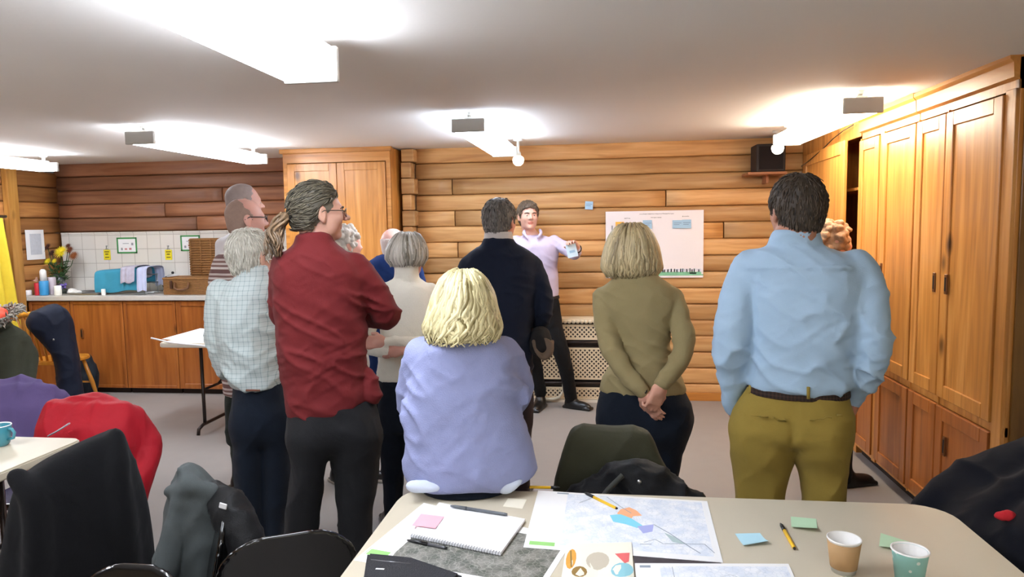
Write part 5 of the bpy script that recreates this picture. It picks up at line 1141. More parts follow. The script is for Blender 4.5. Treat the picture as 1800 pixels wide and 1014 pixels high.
def jacket(F, w=.25, top=.86, bot=.30, th=.085, lean=.07, sleeves=True, bw=None, ctop=None, cw=.43):
    bw = bw or w*1.12
    S = []
    for i in range(9):
        f = i/8; z = bot+(top-bot)*f; hw = bw+(w-bw)*f; hw *= (1-.30*max(0, f-.8)**1.3*2.2); t = th*(1-.62*max(0, f-.75)/.25)
        S.append((z, 0, -.205-.05*max(0, (z-.42)/.4)-.02*max(0, (z-.42)/.4)**2, hw, t))
    F.loft(S, np.array([1., 0, 0]), np.array([0, 1., 0]), .04, 3.0, rnd_=.03)
    if sleeves:
        for s in (-1, 1): F.limb([(s*(w-.03), -.24-lean, top-.09), (s*(w+.035), -.25-lean, top-.24), (s*(w+.05), -.22, .42), (s*(w+.03), -.2, .30)], [.05, .052, .046, .042], .05)
    F.limb([(-.10, -.235-lean, top-.015), (0, -.255-lean, top+.01), (.10, -.235-lean, top-.015)], [.026]*3, .04)
    tp = ctop or top-.05
    def cb(X, Y, Z):
        f = np.clip((Z-.42)/(tp-.42), 0, 1); yc = -.205-.055*f-.03*f*f+.35*X*X*(.3+.7*f); hw = (cw/2)*(1-.16*f**3)+.012
        return np.maximum(np.maximum(np.abs(X)-hw, np.abs(Y-yc)-.018), Z-tp-.01)
    F.add(cb, (-cw/2-.02, -.36, -.1), (cw/2+.02, -.10, tp+.02), .006, 's'); F.rbox((0, .035, .2), (w*.95, .24, .275), .02, .01, None, 's')
HP = math.pi/2
# front left: black jacket on a chair at the end of the left table
plastic_chair('black chair under the big black jacket at the end of the left table', -1.965, 2.345, .69, w=.36, top=.77, group='black plastic stacking chairs')
JV = View(140, 2.17, 850)
def blackj(F):
    F.loft(JV.sec([(755, 192, 206, .035), (768, 152, 216, .05), (790, 96, 226, .07), (812, 48, 233, .085), (832, 27, 240, .095), (860, 15, 250, .105), (900, 6, 261, .115), (960, -5, 271, .12), (1014, -10, 276, .12), (1120, -12, 280, .12), (1250, -10, 276, .11)]), JV.w, JV.u, .03, 2.6)
    F.limb([JV.P(30, 838, -.06), JV.P(60, 880, -.11), JV.P(66, 960, -.13), JV.P(60, 1050, -.13)], [.03, .04, .04, .035], .06); F.limb([JV.P(205, 765, -.05), JV.P(212, 830, -.10), JV.P(222, 920, -.115), JV.P(232, 1040, -.115)], [.02, .025, .03, .03], .06)
j = cloth('jacket', 'large black jacket draped over a chair back in the front left corner', 'jacket', 0, 0, 0, blackj, fabric('black_wool', (9, 9, 12), .9, var=.2), amp=.012, seed=2, f=(5, 5, 3))
# grey jacket on the chair behind it
gx, gy, ga = -1.395, 1.775, 2.24
plastic_chair('black chair under the grey jacket, left of the glossy bare chair', gx, gy, ga, w=.40)
GV = View(345, 1.95, 850)
def greyj(F):
    F.loft(GV.sec([(816, 322, 340, .03), (826, 314, 356, .05), (846, 305, 374, .07), (866, 298, 390, .085), (900, 288, 404, .095), (950, 276, 418, .10), (1010, 263, 430, .11), (1090, 250, 442, .11), (1200, 245, 446, .10)]), GV.w, GV.u, .03, 2.2)
    F.limb([GV.P(298, 864, -.02), GV.P(318, 858, -.075), GV.P(346, 856, -.09), GV.P(376, 866, -.07), GV.P(394, 878, -.01)], [.016]*5, .018)
    for a in (((316, 872), (302, 930), (288, 1010)), ((344, 866), (348, 940), (352, 1030)), ((366, 872), (392, 940), (412, 1020))): F.limb([GV.P(x, y, -.075-.018*k) for k, (x, y) in enumerate(a)], [.02, .028, .03], .03)
    F.limb([GV.P(318, 826, -.04), GV.P(330, 845, -.07)], [.014, .018], .03)
cloth('jacket', 'grey jacket with a folded collar hung over a chair left of the near table', 'jacket', 0, 0, 0, greyj, fabric('grey_wool', (70, 75, 75), .9, var=.15, vscale=8), amp=.022, f=(10, 10, 4), seed=6)
o = cloth('shoulder_bag', 'black bag with a small white badge slung over the grey jacket', 'bag', 0, 0, 0, lambda F: (F.limb([at(372, 868, Y=1.95), at(398, 890, Y=1.90), at(420, 930, Y=1.86), at(440, 975, Y=1.84)], [.035, .05, .055, .05], .05), F.limb([at(388, 872, Y=1.98), at(412, 884, Y=1.95), at(426, 905, Y=1.92)], [.03, .035, .03], .03)), fabric('black_nylon', (14, 14, 15), .5, var=.1), amp=.02, seed=9, f=(12, 12, 12))
bm = BM(); c = at(392, 889, Y=1.838); box(bm, (-.012, -.002, -.009), (.012, .002, .008), .002, 1, M=Matrix.Translation(Vector(c)) @ Matrix.Rotation(.25, 4, 'Y')); obj('badge', bm, plain('badge_white', (220, 220, 220), .4), o)
plastic_chair('glossy black plastic chair with a bare curved back left of the near table', -.965, 1.945, .48, w=.39, top=.80)
plastic_chair('black plastic chair whose curved top rim just shows at the bottom left edge', -1.175, 1.27, math.pi, w=.34, top=.765)
# olive jacket and black bag on the chair across the table
plastic_chair('black chair with an olive jacket over its back across the near table', .045, 2.335, math.pi+.02, w=.34, top=.73)
OLV = fabric('olive_nylon', (62, 62, 46), .6, var=.2, vscale=8)
OV = View(1085, 2.565, 800)
cloth('jacket', 'olive green jacket draped over the chair across the near table', 'jacket', 0, 0, 0, lambda F: F.loft(OV.sec([(748, 1014, 1126, .026), (753, 1006, 1136, .045), (765, 999, 1146, .055), (800, 989, 1162, .062), (850, 976, 1190, .070), (920, 968, 1196, .075), (960, 970, 1190, .07)]), OV.w, OV.u, .02, 3.2, rnd_=.02), OLV, amp=.012, seed=14, h=.009)
def bag(F):
    F.ell((.115, 2.40, .62), (.185, .085, .135), .05); F.ell((.10, 2.40, .715), (.105, .06, .07), .05); F.ell((.245, 2.40, .60), (.125, .08, .085), .05); F.ell((-.06, 2.385, .60), (.085, .07, .10), .05)
o = cloth('rucksack', 'soft black rucksack propped on the seat in front of the olive jacket', 'bag', 0, 0, 0, bag, fabric('charcoal_nylon', (24, 25, 28), .6, var=.25, vscale=14), amp=.034, f=(15, 15, 13), seed=17, zmin=.462)
bm = BM(); tube(bm, [(-.06, 2.30, .60), (-.03, 2.292, .655), (.01, 2.30, .71), (.06, 2.32, .755)], .026, 8, flat=.35); obj('strap', bm, fabric('grey_webbing', (64, 66, 62), .7), o)
bm = BM(); 
for z in (.66, .69): tube(bm, [(-.055, 2.275, z), (.015, 2.275, z-.03)], .004, 6)
obj('strap_slider', bm, plain('slider_black', (16, 16, 18), .3), o)
bm = BM(); lathe(bm, [(0, -.004), (.008, -.003), (.008, .003), (0, .004)], 12, (.115, 2.318, .735), M=Matrix.Rotation(HP, 4, 'X')); obj('button', bm, STEEL, o)
bm = BM(); tube(bm, [(-.125, 2.30, .625), (-.11, 2.285, .64), (-.095, 2.285, .63)], .013, 8); obj('blue_tab', bm, plain('tab_blue', (30, 84, 140), .5), o)
# right: navy coats by the wardrobe
plastic_chair('black chair buried under navy coats at the right end of the near table', 1.33, 2.34, HP, w=.40, top=.79)
def navy(F):
    jacket(F, .23, .865, .10, .10, sleeves=False, cw=.40, bw=.30)
    F.limb([(-.20, -.16, .80), (-.22, -.04, .72), (-.21, .08, .64), (-.2, .16, .52)], [.06, .065, .065, .05], .05); F.limb([(.2, -.16, .80), (.22, -.02, .73), (.22, .10, .66), (.20, .20, .58)], [.06, .07, .07, .06], .05); F.limb([(.20, .12, .62), (.26, .14, .5), (.31, .15, .36), (.34, .16, .22)], [.06, .065, .06, .05], .06); F.limb([(0, -.18, .80), (0, -.06, .72), (.02, .06, .64)], [.09, .10, .09], .06); F.limb([(.14, -.18, .80), (.15, -.04, .71), (.15, .08, .63)], [.08, .09, .08], .05); F.limb([(-.14, -.18, .80), (-.15, -.04, .71), (-.15, .08, .63)], [.08, .09, .08], .05)
    F.ell((0, .04, .58), (.23, .19, .105), .06)
o = cloth('coat', 'navy coat heaped over the chair at the right end of the near table', 'coat', 1.33, 2.34, HP, navy, fabric('navy_wool', (13, 15, 24), .9, var=.2), amp=.03, f=(6, 6, 6), seed=23)

def on_surface(o, px, py, lift=.004):
    n = len(o.data.vertices); A = np.empty(n*3, np.float32); o.data.vertices.foreach_get('co', A); M = np.array(o.matrix_basis if o.parent is None else (Matrix.Translation(o.location) @ o.rotation_euler.to_matrix().to_4x4()))
    M = np.array(Matrix.Translation(o.location) @ o.rotation_euler.to_matrix().to_4x4()); W = A.reshape(-1, 3).astype(float)@M[:3, :3].T+M[:3, 3]-CAM; d = W@FW; X = 900+FPX*(W@RT)/d; Y = 507-FPX*(W@UP)/d
    q = np.where((np.hypot(X-px, Y-py) < 14) & (d > 0), d, 1e9); i = int(np.argmin(q)); return at(px, py, Z=W[i][2]+CAM[2]+lift) if q[i] < 1e8 else at(px, py, Z=.74)
c = on_surface(o, 1771, 906); F = Field(); F.ell(c, (.026, .016, .016), .01); F.ell(c+np.array([-.022, .0, -.003]), (.014, .012, .01), .008); V, Q = F.mesh('r', .004); V = folds(V, vnormals(V, Q), .006, (60, 60, 60), 4)
o = qmesh('red_glove', V, Q, fabric('red_knit', (190, 40, 48), .9)); 
tag(o, 'small crumpled red cloth lying on the navy coat', 'cloth')
# left: red and purple jackets on chairs across the left table
plastic_chair('black chair under the red jacket beyond the left table', -2.47, 2.77, math.pi+.05, w=.42, top=.735)
o = cloth('jacket', 'bright red jacket hung over a chair beyond the left table', 'jacket', -2.47, 2.77, math.pi+.05, lambda F: jacket(F, .235, .785, .30, .09, ctop=.735), fabric('red_nylon', (176, 26, 40), .55, var=.12, vscale=8), amp=.024, seed=31, f=(8, 8, 5))
bm = BM(); pts = [at(85, 766, Y=2.86), at(102, 757, Y=2.87), at(122, 744, Y=2.885)]; tube(bm, pts, .010, 8, flat=.4); obj('zip_tape', bm, plain('pale_grey_tape', (176, 176, 180), .5), o)
plastic_chair('black chair under the purple fleece beyond the left table', -3.05, 2.98, math.pi+.1, w=.42, top=.765)
cloth('jacket', 'purple fleece hung over a chair behind the red jacket', 'jacket', -3.05, 2.98, math.pi+.1, lambda F: jacket(F, .24, .815, .34, .085, ctop=.765), fabric('purple_fleece', (98, 84, 128), .95, var=.1, vscale=10), amp=.022, seed=37, f=(8, 8, 5))
# spindle chairs
YW = pine('golden_varnish', 'Z', (176, 112, 26), (206, 138, 44), (220, 158, 66), rough=.3, knots=0)
def spindle_chair(label, x, y, ang):
    t = thing('spindle_chair', label, 'chair', (x, y, 0), ang, 'wooden spindle back chairs')
    bm = BM(); prism(bm, roundrect(-.20, -.20, .20, .20, .09), .43, .465, bev=.008); obj('seat', bm, YW, t, world=False)
    for i in range(6):
        a = -.155+.062*i; bm = BM(); tube(bm, [(a*.92, -.165, .46), (a, -.20, .64), (a*1.12, -.235, .865)], [.010, .012, .008], 8); obj('spindle', bm, YW, t, world=False)
    bm = BM(); tube(bm, [(-.22, -.215, .85), (-.12, -.238, .885), (0, -.245, .895), (.12, -.238, .885), (.22, -.215, .85)], .024, 10, flat=1.0); obj('top_rail', bm, YW, t, world=False)
    for sx in (-1, 1):
        for sy in (-1, 1): bm = BM(); tube(bm, [(sx*.13, sy*.13, .44), (sx*.175, sy*.175, .2), (sx*.205, sy*.21, 0)], [.015, .02, .012], 10); obj('leg', bm, YW, t, world=False)
    for sy in (-1, 1): bm = BM(); tube(bm, [(-.175, sy*.175, .2), (.175, sy*.175, .2)], .009, 8); obj('stretcher', bm, YW, t, world=False)
    return t
spindle_chair('golden wooden spindle back chair draped with a navy coat by the cupboards', at(64, 600, Y=5.5)[0], 5.74, .0)
NV = View(95, 5.47, 600)
def nav2(F):
    F.loft(NV.sec([(536, 82, 100, .05), (543, 62, 114, .08), (556, 47, 123, .10), (570, 46, 128, .105), (588, 63, 131, .10), (606, 79, 135, .10), (625, 92, 138, .10), (650, 98, 143, .105), (705, 100, 148, .11)]), NV.w, NV.u, .03, 2.3)
o = cloth('coat', 'dark navy coat hung over the spindle chair by the base cupboards', 'coat', 0, 0, 0, nav2, fabric('navy_nylon', (24, 30, 46), .6, var=.15), amp=.020, seed=41, f=(8, 8, 7))
bm = BM(); lathe(bm, [(0, -.004), (.009, -.003), (.009, .003), (0, .004)], 12, NV.P(94, 597, -.107), M=Matrix.Rotation(HP, 4, 'X')); obj('snap_button', bm, STEEL, o)
F = Field(); c = at(146, 650, Y=6.07); c = np.array([c[0], 6.09, 0]); F.ell(c+(0, 0, .20), (.125, .10, .20), .06); F.ell(c+(.0, -.09, .15), (.095, .06, .12), .04); F.ell(c+(0, 0, .38), (.07, .06, .05), .04); F.rbox(c-(0, 0, .2), (1, 1, .2), .001, 0, None, 's')
V, Q = F.mesh('bp', .009); V = folds(V, vnormals(V, Q), .02, (10, 10, 8), 8); V[:, 2] = np.maximum(V[:, 2], .001)
o = qmesh('backpack', V, Q, fabric('dark_blue_nylon', (26, 34, 42), .6, var=.2), None, c); o.location = c; tag(o, 'dark blue backpack standing against the base cupboards', 'bag')
bm = BM(); tube(bm, [c+(-.03, -.06, .38), c+(-.0, -.07, .43), c+(.03, -.06, .40)], .011, 8); obj('handle', bm, plain('grey_strap', (120, 124, 128), .6), o)
c = at(96, 680, Y=5.28); F = Field(); F.ell((c[0], 5.28, .11), (.085, .06, .10), .03); F.limb([(c[0]-.04, 5.28, .18), (c[0], 5.28, .24), (c[0]+.05, 5.28, .25)], [.02, .018, .014], .02); V, Q = F.mesh('b', .008); V = folds(V, vnormals(V, Q), .018, (16, 16, 16), 3); V[:, 2] = np.maximum(V[:, 2], .001)
tag(qmesh('carrier_bag', V, Q, plain('blue_plastic', (40, 92, 190), .3)), 'bright blue carrier bag on the floor under the spindle chair', 'bag')
# parka with fur hood
plastic_chair('black chair under the green parka at the left edge', -4.70, 4.52, math.pi+.2, w=.42)
o = cloth('parka', 'dark green padded parka with a grey fur trimmed hood at the left edge', 'coat', -4.70, 4.52, math.pi+.2, lambda F: (jacket(F, .27, .88, .22, .12), F.ell((.0, -.22, .90), (.22, .15, .07), .05)), fabric('dark_green_nylon', (52, 54, 42), .7, var=.15, vscale=10), amp=.026, seed=47, f=(5, 5, 9))
t = o
def hoodpt(a): return np.array([math.cos(a)*.25-.03, -.22+math.sin(a)*.17, .955-.075*math.sin(a)+.03*math.cos(a*2)-.02*math.cos(a)])
bm = bmesh.new(); lay = bm.faces.layers.float.new('tone'); r = random.Random(3)
for i in range(820):
    a = r.uniform(-.25, 2*math.pi-.25); c = hoodpt(a); d = np.array([math.cos(a)*.8+r.uniform(-.7, .7), math.sin(a)*.8+r.uniform(-.7, .7), .5+r.uniform(-.8, .8)]); d /= np.linalg.norm(d); L = r.uniform(.03, .055); c = c+np.array([r.uniform(-.02, .02), r.uniform(-.02, .02), r.uniform(-.02, .02)])
    locks(bm, lay, [c, c+d*L*.5, c+d*L+np.array([0, 0, -.012])], [.007, .006, .001], r.random(), 4)
me = bpy.data.meshes.new('fur_trim'); bm.to_mesh(me); bm.free(); link('fur_trim', me, lockmat('grey_fur', (70, 66, 58), (176, 170, 158), .8), t, True)
F = Field(); F.ell((-.02, -.23, .955), (.20, .13, .07), .03); F.ell((-.02, -.27, 1.0), (.15, .08, .055), .03); V, Q = F.mesh('l', .009); V = folds(V, vnormals(V, Q), .014, (16, 16, 16), 4); qmesh('hood_lining', V, Q, fabric('orange_lining', (226, 84, 60), .7), t)
# ================================================================== tables
TOP = plain('beige_table_top', (200, 190, 168), .42, var=.05, vscale=3, bump=.03, bscale=90)
def folding_table(label, x0, x1, y0, y1, z=.74, mat=TOP, r=.07, edge=None, rotv=0.0, legmat=DARKMET, mark=None):
    cx, cy = (x0+x1)/2, (y0+y1)/2; t = thing('folding_table', label, 'table', (cx, cy, 0), rotv, 'beige folding tables'); hx, hy = (x1-x0)/2, (y1-y0)/2
    bm = BM(); prism(bm, roundrect(-hx, -hy, hx, hy, r), z-.035, z, bev=.006); obj('tabletop', bm, mat, t, world=False, auto=40)
    for s in (-1, 1):
        x = s*(hx-.26); bm = BM()
        for q in (-1, 1): tube(bm, [(x, q*.22, z-.036), (x, q*.22, .13), (x, q*.22, .06)], .0135, 10)
        tube(bm, [(x, -.22, .34), (x, .22, .34)], .011, 8)
        tube(bm, [(x, -hy+.06, .0), (x, -hy+.07, .045), (x, -hy+.13, .065), (x, hy-.13, .065), (x, hy-.07, .045), (x, hy-.06, 0)], .0135, 10)
        tube(bm, [(x, 0, .34), (x-s*.30, 0, z-.036)], .009, 8)
        obj('leg', bm, legmat, t, world=False)
    return t
folding_table('near beige folding table with maps, pens and paper cups', -.655, 1.012, 1.40, 2.195, r=.11)
folding_table('left beige folding table carrying a teal mug', -3.9, -2.165, 1.86, 2.615, r=.05)
folding_table('pale folding table on brown legs in front of the base cupboards', -3.42, -1.86, 4.94, 5.70, mat=plain('offwhite_top', (222, 214, 198), .4), r=.05)
PZ = [.7405]
def sheet(name, label, cat, quad, mat, z=.74, prints=(), th=.0006, lift=None, group=None):
    """flat paper from four pixel corners (top left, top right, bottom right, bottom left) lying at height z"""
    P = [Vector(at(x, y, Z=z)) for x, y in quad]; bm = BM(); n = 8; up = Vector((0, 0, 1))
    def q(u, w_, dz): 
        p = (P[0]*(1-u)+P[1]*u)*(1-w_)+(P[3]*(1-u)+P[2]*u)*w_; e = (lift(u, w_) if lift else 0); return p+up*(dz+e)
    def grid(uv, dz, mi, n):
        m = [[bm.verts.new(q(*((1-a/n)*(1-b/n)*np.array(uv[0])+(a/n)*(1-b/n)*np.array(uv[1])+(a/n)*(b/n)*np.array(uv[2])+(1-a/n)*(b/n)*np.array(uv[3])), dz)) for a in range(n+1)] for b in range(n+1)]
        for b in range(n):
            for a in range(n): f = bm.faces.new((m[b+1][a], m[b+1][a+1], m[b][a+1], m[b][a])); f.material_index = mi
    grid(((0, 0), (1, 0), (1, 1), (0, 1)), th, 0, n); grid(((0, 1), (1, 1), (1, 0), (0, 0)), 0, 0, n)
    for i, (uv, mi) in enumerate(prints):
        if len(uv) == 4 and not hasattr(uv[0], '__len__'): uv = ((uv[0], uv[1]), (uv[2], uv[1]), (uv[2], uv[3]), (uv[0], uv[3]))
        if len(uv) == 4: grid(uv, th+.00012+.00004*i, mi, 4 if lift else 1)
        else:
            f = bm.faces.new([bm.verts.new(q(a, b, th+.00012+.00004*i)) for a, b in uv]); f.material_index = mi; f.normal_update()
            if f.normal.z < 0: f.normal_flip()
    return tag(obj(name, bm, mat), label, cat, group)
def circ(cx, cy, rx, ry, n=14, a0=0): return [(cx+rx*math.cos(a0+i*2*math.pi/n), cy+ry*math.sin(a0+i*2*math.pi/n)) for i in range(n)]
def stroke(pts, w): 
    out = []
    for (x0, y0), (x1, y1) in zip(pts, pts[1:]):
        d = math.hypot(x1-x0, y1-y0); nx, ny = -(y1-y0)/d*w, (x1-x0)/d*w; out.append(((x0+nx, y0+ny), (x1+nx, y1+ny), (x1-nx, y1-ny), (x0-nx, y0-ny)))
    return out
def aerial(name, a, b, ln):
    m, nt, N, L, B = newmat(name); tc = N.new('ShaderNodeTexCoord'); n = N.new('ShaderNodeTexNoise'); n.inputs['Scale'].default_value = 22; n.inputs['Detail'].default_value = 6; L.new(tc.outputs['Object'], n.inputs['Vector'])
    vo = N.new('ShaderNodeTexVoronoi'); vo.feature = 'DISTANCE_TO_EDGE'; vo.inputs['Scale'].default_value = 70; L.new(tc.outputs['Object'], vo.inputs['Vector'])
    rp = N.new('ShaderNodeValToRGB'); rp.color_ramp.elements[0].color = C(a); rp.color_ramp.elements[1].color = C(b); rp.color_ramp.elements[0].position = .38; rp.color_ramp.elements[1].position = .62; L.new(n.outputs[0], rp.inputs[0])
    c = N.new('ShaderNodeMath'); c.operation = 'LESS_THAN'; c.inputs[1].default_value = .045; L.new(vo.outputs['Distance'], c.inputs[0]); mx = N.new('ShaderNodeMix'); mx.data_type = 'RGBA'; sc = N.new('ShaderNodeMath'); sc.operation = 'MULTIPLY'; sc.inputs[1].default_value = .35; L.new(c.outputs[0], sc.inputs[0]); L.new(sc.outputs[0], mx.inputs[0]); L.new(rp.outputs[0], mx.inputs[6]); mx.inputs[7].default_value = C(ln); L.new(mx.outputs[2], B.inputs['Base Color']); B.inputs['Roughness'].default_value = .5; return m
MAPB = aerial('map_print', (218, 226, 238), (240, 242, 246), (188, 198, 210))
PGREEN = plain('print_green', (150, 206, 120), .55); PORG = plain('print_orange', (246, 178, 132), .55); PCY = plain('print_cyan', (130, 212, 232), .55); PLIL = plain('print_lilac', (168, 174, 224), .55); PLINE = plain('print_line', (150, 160, 172), .55); PGR2 = plain('print_greygreen', (176, 196, 196), .55)
AER = aerial('aerial_photo', (84, 88, 78), (136, 134, 126), (190, 186, 176)); AERD = plain('aerial_dark', (66, 60, 66), .5, var=.6, vscale=40)
mats = [PAPER, MAPB, PGREEN, PORG, PCY, PLIL, PLINE, PGR2]
pr = [((.185, .035, .965, .93), 1), ((.025, .90, .16, .955), 2), ((.12, .02, .19, .045), 6)]
pr += [([(.50, .27), (.55, .22), (.59, .27), (.62, .36), (.57, .38), (.56, .43), (.51, .40), (.48, .35)], 3), ([(.44, .39), (.50, .36), (.56, .42), (.62, .53), (.59, .58), (.53, .53), (.46, .50)], 4), ([(.59, .55), (.68, .50), (.67, .62), (.62, .66)], 5), ([(.73, .62), (.80, .70), (.83, .78), (.77, .76)], 7)]
for p in (stroke([(.42, .05), (.50, .22), (.56, .33)], .0025) + stroke([(.68, .50), (.76, .63), (.86, .83), (.90, .90)], .0035) + stroke([(.62, .80), (.68, .74), (.72, .80), (.80, .78), (.93, .76), (.97, .88)], .0025) + stroke([(.26, .20), (.34, .08)], .002) + stroke([(.60, .83), (.66, .82)], .004)): pr.append((p, 6))
sheet('map_sheet', 'large printed map in the middle of the near table with orange and blue patches', 'map', ((946, 862), (1243, 881), (1271, 989), (920, 962)), mats, .7412, pr)
sheet('photo_sheet', 'dark aerial photo sheet peeping out under the right hand map', 'photo sheet', ((1112, 974), (1262, 986), (1300, 1012), (1120, 1012)), [AERD], .7406)
pr2 = [((.16, .08, .98, .98), 1), ((.03, .06, .10, .12), 6)] + [(p, 6) for p in stroke([(.24, .1), (.25, .9)], .002) + stroke([(.4, .5), (.6, .3), (.8, .6)], .002)]
sheet('map_sheet', 'second printed map at the bottom edge in front of the cups', 'map', ((1116, 990), (1386, 991), (1418, 1062), (1122, 1062)), mats, .7420, pr2)
pr3 = [(((.20, .62), (.60, .17), (.985, .05), (.985, .93), (.18, .93)), 1), ((.03, .82, .165, .90), 2)]
sheet('plan_sheet', 'plan sheet with a grey aerial photo under the spiral notebook', 'map', ((745, 884), (1008, 948), (950, 1040), (622, 985)), [PAPER, AER, PGREEN], .7402, [(((.05, .25), (.97, .05), (.97, .93), (.18, .93)), 1), ((.01, .80, .15, .90), 2), ((.015, .05, .16, .97), 0), ((.02, .82, .14, .90), 2)])
# spiral notebook
t = thing('notebook', 'white spiral bound notebook lying open on the plan sheet', 'notebook', tuple(at(820, 930, Z=.742)))
P = [Vector(at(x, y, Z=.7418)) for x, y in ((772, 888), (923, 917), (880, 977), (722, 945))]
for k, (nm, z0, z1, mt) in enumerate((('back_cover', 0, .0015, plain('grey_card', (150, 150, 150), .7)), ('pages', .0016, .009, plain('page_white', (242, 242, 246), .6, var=.01)))):
    bm = BM(); lo = [bm.verts.new(p+Vector((0, 0, z0))) for p in P]; hi = [bm.verts.new(p+Vector((0, 0, z1))) for p in P]; bm.faces.new(lo); bm.faces.new(hi[::-1])
    for i in range(4): bm.faces.new((lo[i], hi[i], hi[(i+1) % 4], lo[(i+1) % 4]))
    bmesh.ops.recalc_face_normals(bm, faces=list(bm.faces)); obj(nm, bm, mt, t)
bm = BM(); a, b = P[3], P[2]; dv = (b-a); n = 34; nrm = Vector((dv.y, -dv.x, 0)).normalized()
for i in range(n):
    c = a+dv*((i+.5)/n)+Vector((0, 0, .005)); tube(bm, [c+nrm*(-.006*math.cos(q))+Vector((0, 0, .006*math.sin(q))) for q in [j*2*math.pi/10 for j in range(11)]], .0008, 5, cap=False)
obj('spiral_binding', bm, plain('wire', (120, 120, 124), .3, metal=.9), t)
def stick(label, quad, c, z, lift=.010, name='sticky_note', group='sticky notes on the near table'):
    return sheet(name, label, 'sticky note', quad, [c], z, lift=lambda u, w: lift*(w**3)*(.4+.6*u))
stick('pink sticky note on the spiral notebook', ((740, 903), (781, 908), (765, 930), (724, 924)), plain('sticky_pink', (244, 176, 186), .6), .7520, .002)
stick('pale blue sticky note beside the right hand map', ((1292, 938), (1336, 937), (1351, 957), (1307, 961)), plain('sticky_lightblue', (184, 226, 240), .6), .7404)
stick('pale green sticky note above the third yellow pen', ((1390, 908), (1435, 912), (1437, 936), (1391, 929)), plain('sticky_green', (190, 224, 188), .6), .7404, .012)
stick('pale green sticky note half behind the teal cup', ((1548, 937), (1597, 952), (1596, 974), (1545, 963)), plain('sticky_green', (190, 224, 188), .6), .7404, .012)
sheet('card', 'small cream card at the far edge of the table by the lavender jumper', 'card', ((893, 876), (926, 878), (918, 894), (884, 890)), [plain('card_cream', (236, 230, 212), .6)], .7404)
CRN = plain('napkin_cream', (238, 232, 214), .8, var=.03); NOR = plain('napkin_orange', (226, 160, 66), .8, var=.2, vscale=60); NGR = plain('napkin_grey', (196, 186, 166), .8); NTE = plain('napkin_teal', (140, 194, 204), .8); NRD = plain('napkin_red', (226, 106, 104), .8); NBR = plain('napkin_brown', (150, 118, 60), .8)
sheet('napkin', 'cream paper napkin printed with orange leaves and a grey disc', 'napkin', ((996, 956), (1110, 953), (1116, 1032), (984, 1034)), [CRN, NOR, NGR, NTE, NRD, NBR], .7440,
      [(circ(.10, .38, .075, .24, 12), 1), (circ(.49, .42, .17, .20, 16), 2), (circ(.24, .68, .11, .12, 12), 5), (circ(.84, .66, .16, .16, 14), 3), ([(.74, .28), (.96, .27), (.94, .48), (.88, .52)], 4)] + [(p, 5) for p in stroke([(.08, .18), (.10, .38), (.12, .58)], .012)], lift=lambda u, w: .004*math.sin(u*9)*w)
def pen(label, a, b, cap, z=.7445, body=None, r=.005, capfrac=.3, group=None):
    p, q = Vector(at(*a, Z=z)), Vector(at(*b, Z=z)); t = thing('pen', label, 'pen', tuple((p+q)/2), 0, group); m = p+(q-p)*capfrac
    bm = BM(); tube(bm, [m, m+(q-m)*.97, q], [r, r, r*.9], 6); obj('barrel', bm, body or plain('pen_yellow', (240, 190, 30), .35), t)
    bm = BM(); tube(bm, [p, p+(m-p)*.3, m-(m-p)*.02], [r*.45, r*1.05, r*1.12], 8); obj('cap', bm, cap, t)
    bm = BM(); e = (q-p).normalized(); tube(bm, [q, q+e*.004], r*.8, 6); obj('end_plug', bm, cap, t)
    return t
PB = plain('pen_black', (20, 20, 22), .3)
pen('yellow and black pen at the table\'s far edge by the lavender jumper', (984, 857), (931, 856), PB)
pen('yellow and black pen lying across the middle map', (1028, 866), (1083, 893), PB)
pen('yellow and black pen between the blue and green sticky notes', (1372, 920), (1396, 963), PB)
pen('black pen lying along the notebook\'s spiral', (716, 949), (783, 963), PB, body=plain('pen_silver', (70, 70, 74), .3), capfrac=.55, z=.7445)
pen('dark grey pen lying across the notebook\'s far edge', (792, 889), (889, 904), plain('pen_grey', (86, 90, 94), .35), z=.7565, body=plain('pen_grey', (86, 90, 94), .35))
# black case at the bottom left of the table
P = [at(x, y, Z=.7425) for x, y in ((646, 984), (725, 992), (812, 1022), (780, 1060), (636, 1050))]; t = thing('pencil_case', 'black zipped case at the near left corner of the table', 'case', tuple(np.mean(P, 0)))
bm = BM(); prism(bm, [(p[0], p[1]) for p in P][::-1], .7428, .765, bev=.008); obj('case_body', bm, plain('case_black', (26, 27, 30), .55, bump=.3, bscale=300), t, auto=60)
bm = BM(); a, b = Vector(at(652, 984, Z=.764)), Vector(at(722, 991, Z=.764)); tube(bm, [a, b], .0022, 6); obj('zip', bm, plain('zip_grey', (110, 110, 112), .3, metal=.6), t)
bm = BM(); a = Vector(at(668, 1000, Z=.7655)); box(bm, a+Vector((-.011, -.003, 0)), a+Vector((.011, .003, .0006))); obj('badge', bm, plain('badge_white', (220, 220, 220), .4), t)
